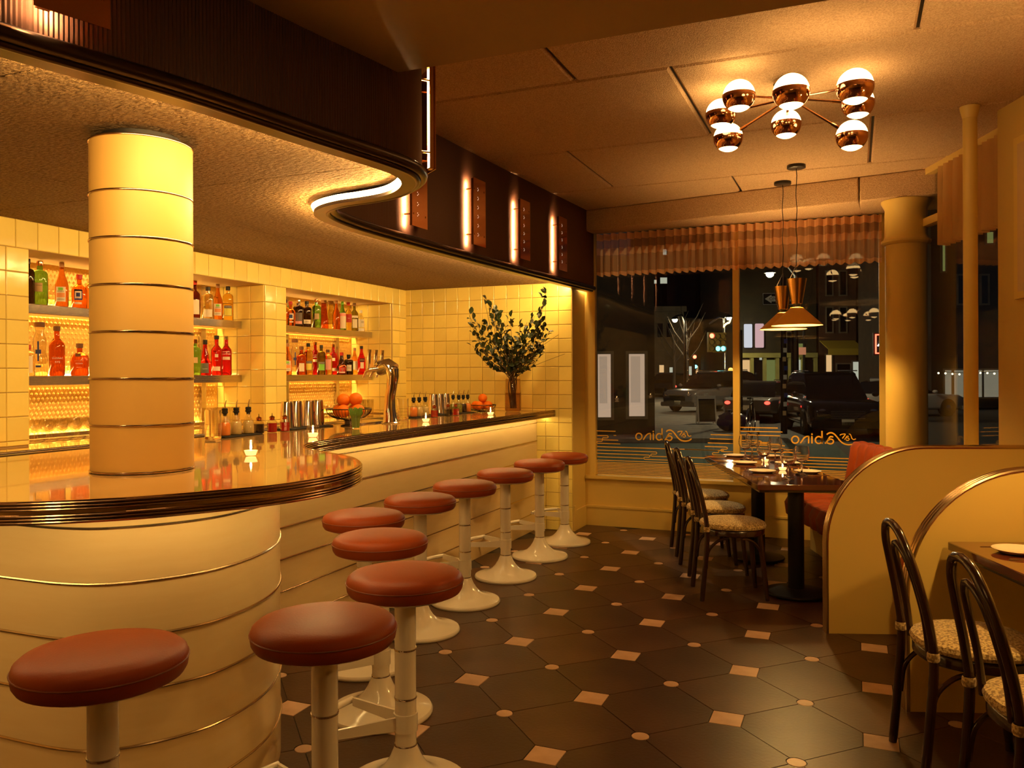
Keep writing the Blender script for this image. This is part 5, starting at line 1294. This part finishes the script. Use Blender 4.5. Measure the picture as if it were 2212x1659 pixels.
# street lamps
def street_lamp(u, v, Zc, label, pole_u=None, energy=260):
    p = ex(u, v, Zc); q = gpt(pole_u or u, Zc); t = thing('street_lamp', label, 'street lamp', tuple(q), CAMROT, 'lit street lamps')
    h = p.z - ZG; dx = (p - q).dot(R_)
    part('pole', G().tube([(0, 0, 0), (0, 0, h * .98), (dx * .3, 0, h + .25), (dx, 0, h + .18)], [.10, .07, .05, .04], 10), 'black_iron', t, smooth=True)
    part('lamp_head', G().lathe([(.06, .16), (.16, .10), (.22, .02), (.20, 0)], 18, (dx, 0, h)), 'black_iron', t, smooth=True)
    part('lamp_bulb', G().sphere((dx, 0, h - .02), .13, 14, 8), 'street_bulb', t, smooth=True)
street_lamp(1458, 690, 45, 'street lamp with bright star of light before the stone building', 1480)
street_lamp(1575, 686, 48, 'street lamp left of the window mullion beside the traffic light', 1564)
street_lamp(1663, 590, 29, 'street lamp shining just below the curtain hem', 1720)
sl = thing('street_lamp', 'added street lamp on the near kerb, unseen, to light the street and signs', 'street lamp', (-5.2, 9.3, ZG), 0, 'lit street lamps')  # unseen lamp added to brighten the street, cars and one way sign
part('pole', G().tube([(0, 0, 0), (0, 0, 6.2), (.3, .5, 6.7), (.9, 1.5, 6.7)], [.10, .07, .05, .04], 10), 'black_iron', sl, smooth=True)
part('lamp_head', G().lathe([(.06, .16), (.16, .10), (.22, .02), (.20, 0)], 18, (.9, 1.5, 6.5)), 'black_iron', sl, smooth=True)
part('lamp_bulb', G().sphere((.9, 1.5, 6.48), .13, 14, 8), 'street_bulb', sl, smooth=True)
# utility pole with ONE WAY sign
p = gpt(1693, 22); up = thing('street_sign_pole', 'sticker-covered street pole carrying the one way arrow sign', 'sign', tuple(p), CAMROT)
part('pole', G().lathe([(.085, 0), (.075, 3.6), (.07, 4.2)], 16), 'black_iron', up, smooth=True)
for k in range(9): part('sticker', G().bx(-.06 + .02 * (k % 3), .03 + .02 * (k % 3), -.092, -.086, .5 + .24 * k, .5 + .24 * k + .12), ('paper_tan', 'sign_white', 'label_navy')[k % 3], up)
z0, z1 = zat(662, 22) - ZG, zat(636, 22) - ZG; x0 = (1645 - 1693) / F_PX * 22
sg = part('one_way_sign', G().bx(x0, x0 + .86, -.115, -.10, z0, z1), 'sign_black', up)
zm, hh = (z0 + z1) / 2, (z1 - z0) / 2
part('sign_border', G().bx(x0 + .01, x0 + .85, -.1165, -.1155, z1 - .018, z1 - .008).bx(x0 + .01, x0 + .85, -.1165, -.1155, z0 + .008, z0 + .018).bx(x0 + .01, x0 + .02, -.1165, -.1155, z0 + .018, z1 - .018).bx(x0 + .84, x0 + .85, -.1165, -.1155, z0 + .018, z1 - .018), 'sign_white', sg)
ar = [(x0 + .06, zm), (x0 + .24, zm + hh * .72), (x0 + .24, zm + hh * .42), (x0 + .79, zm + hh * .42), (x0 + .79, zm - hh * .42), (x0 + .24, zm - hh * .42), (x0 + .24, zm - hh * .72)]
part('arrow', G().add([(x, -.117, z) for x, z in ar], [tuple(range(7))]), 'sign_white', sg)
tg = text_mesh('ONE WAY', .125); tg.v = [(x + x0 + .47, -.1185, y + zm) for x, y, z in tg.v]; part('lettering', tg, 'ink', sg)
# thinner sign posts
for u, Zc, lb, sgs in ((1712, 27, 'dark lamp post right of the one way pole', []), (1737, 33, 'signpost with small black signs and a red sign', [(1722, 1744, 737, 743, 'sign_black'), (1719, 1743, 738, 745, 'sign_black'), (1723, 1740, 753, 769, 'label_pink')]), (1601, 26, 'slim parking signpost right of the mullion', [])):
    p = gpt(u, Zc); t = thing('sign_post', lb, 'post', tuple(p), CAMROT); h = zat(715, Zc) - ZG
    part('pole', G().lathe([(.05, 0), (.045, h)], 12), 'black_iron', t, smooth=True)
    for a, b, c, d, mm in sgs: part('sign_plate', G().bx((a - u) / F_PX * Zc, (b - u) / F_PX * Zc, -.07, -.055, zat(d, Zc) - ZG, zat(c, Zc) - ZG), mm, t)
# traffic light
p = gpt(1566, 40); tl_ = thing('traffic_light', 'traffic light showing red over the far crossing', 'traffic light', tuple(p), CAMROT)
h = zat(690, 40) - ZG
part('pole', G().tube([(0, 0, 0), (0, 0, h), (-.3, 0, h + .05), (-.75, 0, zat(728, 40) - ZG + .6)], [.09, .07, .05, .04], 10), 'steel', tl_, smooth=True)
def head(u, v, lamp, m):
    x, z = (u - 1566) / F_PX * 40, zat(v, 40) - ZG
    hd = part('signal_head', G().bx(x - .16, x + .16, -.15, .12, z - .48, z + .48), 'sign_yellow', tl_)
    for k in range(3): part('visor', G().lathe([(.12, 0), (.13, .14)], 14, cap=False).xf(Matrix.Translation((x, -.15, z + .3 - .3 * k)) @ Matrix.Rotation(PI / 2, 4, 'X')), 'sign_black', hd)
    part('lamp', G().sphere((x, -.16, z + (.3, 0, -.3)[lamp]), .115, 12, 8), m, hd, smooth=True)
head(1536, 741, 0, 'traffic_red'); head(1549, 742, 2, 'traffic_green'); head(1560, 742, 2, 'traffic_green')
for u, v, Zc, m, lb in ((1500, 771, 60, 'traffic_red', 'small red signal lamp far down the street'), (1577, 800, 42, 'traffic_amber', 'orange pedestrian signal beside the mullion'), (1502, 792, 62, 'traffic_green', 'small green signal lamp far down the street')):
    p = ex(u, v, Zc); q = Vector((p.x, p.y, ZG)); t = thing('signal_post', lb, 'signal', tuple(q), CAMROT)
    part('pole', G().lathe([(.05, 0), (.045, p.z - ZG)], 8), 'black_iron', t, smooth=True)
    part('housing', G().bx(-.15, .15, -.1, .12, p.z - ZG - .2, p.z - ZG + .2), 'sign_black', t); part('lamp', G().sphere((0, -.12, p.z - ZG), .13, 10, 8), m, t, smooth=True)
# bare street trees
for u, Zc, lb in ((1483, 46, 'bare street tree trunk wound with lights left of the traffic light'), (1455, 52, 'thin bare street tree before the stone building')):
    p = gpt(u, Zc); t = thing('street_tree', lb, 'tree', tuple(p), CAMROT)
    part('trunk', G().tube([(0, 0, 0), (.05, 0, 2), (0, 0, 4.2)], [.11, .09, .06], 8), 'bark', t, smooth=True)
    for k in range(9):
        a = k * 2.4; part('branch', G().tube([(0, 0, 2.2 + .22 * k), (.7 * math.cos(a), .7 * math.sin(a), 3.1 + .22 * k), (1.1 * math.cos(a), 1.1 * math.sin(a), 4.0 + .2 * k)], [.04, .025, .01], 5), 'bark', t)
    g = G()
    for k in range(40): g.sphere((.12 * math.cos(k * 1.1), .12 * math.sin(k * 1.1), .1 * k + .2), .02, 5, 4)
    if u == 1483: part('string_lights', g, 'win_warm', t)['kind'] = 'stuff'
# A-frame pavement sign
p = gpt(1525, 26.6); af = thing('a_frame_sign', 'blank dark A-frame sign board with white rim on the pavement', 'sign', tuple(p), CAMROT)
for s in (-1, 1):
    M = Matrix.Translation((0, 0, .90)) @ Matrix.Rotation(.20 * s, 4, 'X') @ Matrix.Translation((0, 0, -.90))
    part('board', G().bx(-.26, .26, -.012, .012, .06, .80).xf(M), 'sign_black', af)
    part('rim', G().bx(-.30, -.26, -.02, .02, .0, .80).bx(.26, .30, -.02, .02, .0, .80).bx(-.30, .30, -.02, .02, .80, .90).bx(-.26, .26, -.02, .02, .04, .06).xf(M), 'sign_white', af)
part('handle', G().tube([(-.06, 0, .90), (-.06, 0, .96), (.06, 0, .96), (.06, 0, .90)], .014, 6), 'sign_white', af)
# rubbish bags
for k, (u, Zc, s) in enumerate(((1575, 23.2, .34), (1592, 23.8, .30))):
    g = G(); rn = random.Random(k); base = gpt(u, Zc)
    g.sphere((0, 0, 0), s, 16, 10, .8); g.v = [(x * (1 + .15 * rn.uniform(-1, 1)), y * (1 + .15 * rn.uniform(-1, 1)), z * (1 + .12 * rn.uniform(-1, 1)) + s * .75) for x, y, z in g.v]
    g.v = [(x, y, max(z, 0)) for x, y, z in g.v]
    t = thing('rubbish_bag', ('dark blue rubbish bag on the pavement, left one', 'dark blue rubbish bag on the pavement, right one by the bicycle')[k], 'bag', tuple(base), CAMROT)
    part('bag', g, 'bag_blue', t, smooth=True); part('knot', G().lathe([(.05, s * 1.48), (.03, s * 1.6), (.07, s * 1.75)], 10), 'bag_blue', t, smooth=True)
# bicycle
p = gpt(1622, 22.6); bk_ = thing('bicycle', 'parked bicycle seen end-on beside the one way pole', 'bicycle', tuple(p), CAMROT + 1.15)
for x in (-.5, .5):
    wh = part('wheel', G().tube([(x + .33 * math.cos(2 * PI * k / 28), 0, .34 + .33 * math.sin(2 * PI * k / 28)) for k in range(28)], .018, 6, closed=True), 'steel', bk_, smooth=True)
    g = G()
    for k in range(12): a = 2 * PI * k / 12; g.tube([(x, 0, .34), (x + .32 * math.cos(a), 0, .34 + .32 * math.sin(a))], .002, 4)
    part('spokes', g, 'steel', wh)
part('frame', G().tube([(-.5, 0, .34), (-.18, 0, .78), (.36, 0, .82), (.0, 0, .32), (-.18, 0, .78)], .017, 8).tube([(-.5, 0, .34), (0, 0, .32)], .012, 8).tube([(.36, 0, .82), (.5, 0, .34)], .014, 8).tube([(.36, 0, .82), (.33, 0, .95)], .014, 8), 'black_iron', bk_, smooth=True)
part('saddle', G().hexa([(-.32, -.07, .92), (-.05, -.02, .92), (-.05, .02, .92), (-.32, .07, .92), (-.32, -.06, .97), (-.05, -.02, .96), (-.05, .02, .96), (-.32, .06, .97)]), 'black', bk_)
part('seat_post', G().tube([(-.18, 0, .78), (-.2, 0, .92)], .014, 8), 'steel', bk_); part('handlebar', G().tube([(.25, -.28, .98), (.33, -.1, .97), (.33, .1, .97), (.25, .28, .98)], .013, 8), 'black_iron', bk_, smooth=True)
# cars
def rr_section(x, w_, z0, z1, r, n=4):
    pts = []
    for cx, cz, a0 in ((w_ - r, z0 + r, -PI / 2), (w_ - r, z1 - r, 0), (-w_ + r, z1 - r, PI / 2), (-w_ + r, z0 + r, PI)):
        for k in range(n + 1): a = a0 + PI / 2 * k / n; pts.append((x, cx + r * math.cos(a), cz + r * math.sin(a)))
    return pts
def car(p, rot, L, Wd, H, m, label, suv=True, lit='tail'):
    t = thing('parked_car', label, 'car', tuple(p), rot, 'cars on the street')
    w_ = Wd / 2; hb = H * (.60 if suv else .62); hood = H * (.56 if suv else .60)
    st = [(-L / 2, .86, .42, hb * .9), (-L / 2 + .12, .95, .34, hb), (-L * .30, 1., .26, hb), (L * .12, 1., .26, hb), (L * .22, 1., .26, hood + .02), (L / 2 - .35, .97, .28, hood * .97), (L / 2 - .08, .90, .34, hood * .86), (L / 2, .80, .42, hood * .74)]
    part('body', G().loft([rr_section(x, w_ * f, z0, z1, .11) for x, f, z0, z1 in st]), m, t, smooth=True)
    xa, xb = (-L / 2 + (.18 if suv else .75), L * (.17 if suv else .14))
    xb += .28
    gl = [(xa, .84, hb - .06, hb + .02), (xa + .28, .79, hb - .06, H - .10), (xa + .65, .75, hb - .06, H), (L * .0, .74, hb - .06, H), (xb - .85, .74, hb - .06, H - .05), (xb - .42, .78, hb - .06, hb + (H - hb) * .52), (xb, .84, hb - .06, hb + .02)]
    cb = part('cabin_glass', G().loft([rr_section(x, w_ * f, z0, z1, .035) for x, f, z0, z1 in gl]), 'car_glass', t, smooth=True)
    part('roof', G().loft([rr_section(x, w_ * f, z1 - .04, z1 + .025, .03) for x, f, z0, z1 in gl[2:5]]), m, t, smooth=True)
    for s in (-1, 1):
        part('roof_rail', G().tube([(xa + .6, s * w_ * .68, H + .06), (xb - .5, s * w_ * .68, H + .05)], .018, 6), 'chrome', t)
        part('wing_mirror', G().sphere((xb - .15, s * (w_ + .10), hb + .08), .10, 10, 8, .7), m, t, smooth=True)
        part('headlight', G().sphere((L / 2 - .10, s * w_ * .66, hood * .74), .13, 12, 8, .45), 'chrome', t, smooth=True)
        part('tail_light', G().sphere((-L / 2 + .06, s * w_ * .74, hb * .80), .12, 12, 8, .6), 'tail_red' if lit == 'tail' else 'label_red', t, smooth=True)
        for x in (-L * .30, L * .31):
            M = Matrix.Translation((x, s * (w_ - .09), .34)) @ Matrix.Rotation(PI / 2, 4, 'X')
            wh = part('wheel', G().lathe([(.20, -.11), (.33, -.11), (.35, -.08), (.35, .08), (.33, .11), (.20, .11)], 28).xf(M), 'rubber', t, smooth=True)
            part('hub_cap', G().lathe([(.20, -.115), (.19, -.10), (.04, -.118), (.001, -.12)], 16, cap=False).lathe([(.20, .115), (.19, .10), (.04, .118), (.001, .12)], 16, cap=False).xf(M), 'steel', wh)
    g = G()
    for k in range(5): g.bx(L / 2 - .035, L / 2 + .012, -w_ * .44, w_ * .44, hood * .52 + .045 * k, hood * .52 + .045 * k + .02)
    part('grille', g, 'chrome', t)
    part('license_plate', G().bx(L / 2 + .0, L / 2 + .02, -.16, .16, hood * .34, hood * .34 + .16), 'paper', t)
    part('license_plate', G().bx(-L / 2 - .02, -L / 2, -.16, .16, hb * .52, hb * .52 + .16), 'paper', t)
    part('bumper', G().loft([rr_section(x, w_ * .96, .24, .42, .06) for x in (L / 2 - .2, L / 2 + .02)]), m, t, smooth=True)
    return t
def heading(deg): # 0 = front towards the viewer
    a = math.radians(deg); v = R_ * math.sin(a) - D_ * math.cos(a); return math.atan2(v.y, v.x)
ZR = ZG - .10
def rp(u, Zc): p = gpt(u, Zc); p.z = ZR; return p
car(rp(1788, 24.2), heading(-9), 4.8, 1.96, 1.74, 'car_black', 'black SUV facing the window with front plate, right of the sign pole', lit='off')
car(gpt(1540, 36.0), heading(-52), 4.7, 1.9, 1.72, 'car_grey', 'grey SUV side-on behind the A-frame sign', lit='off')
car(rp(1648, 30.5), heading(150), 4.7, 1.85, 1.42, 'car_grey', 'grey saloon seen from behind with red tail lights', suv=False)
car(rp(1945, 33.0), heading(100), 4.6, 1.85, 1.45, 'car_white', 'pale car with glowing red tail lights beside the round column', suv=False)
car(gpt(1440, 57.0), heading(200), 4.6, 1.9, 1.6, 'car_black', 'dark car with a lit tail lamp by the brick building corner')
# awning lights on the diner
p = ex(2098, 808, 37.6); t = thing('string_of_lights', 'row of small bulbs along the white restaurant front', 'string lights', tuple(p), CAMROT)
part('cable', G().tube([(-1.6, 0, .12), (0, 0, .04), (1.5, 0, .12)], .012, 5), 'black_iron', t)
for k in range(10): part('bulb', G().sphere((-1.5 + .32 * k, 0, .02 + .03 * math.cos(k)), .045, 8, 6), 'awning_light', t, smooth=True)
# awning over a shop
building_a = gpt(1805, 51.9); aw = thing('shop_awning', 'yellow lit awning on the dark red brick block', 'awning', tuple(building_a), CAMROT)
z_ = zat(742, 51.9) - ZG
part('canvas', G().hexa([(-1., -1.4, z_ - .5), (1.2, -1.4, z_ - .5), (1.2, 0, z_ + .05), (-1., 0, z_ + .05), (-1., -1.4, z_ - .45), (1.2, -1.4, z_ - .45), (1.2, 0, z_ + .1), (-1., 0, z_ + .1)]), 'sign_yellow', aw)
part('valance', G().bx(-1., 1.2, -1.42, -1.38, z_ - .85, z_ - .45), 'sign_yellow', aw)
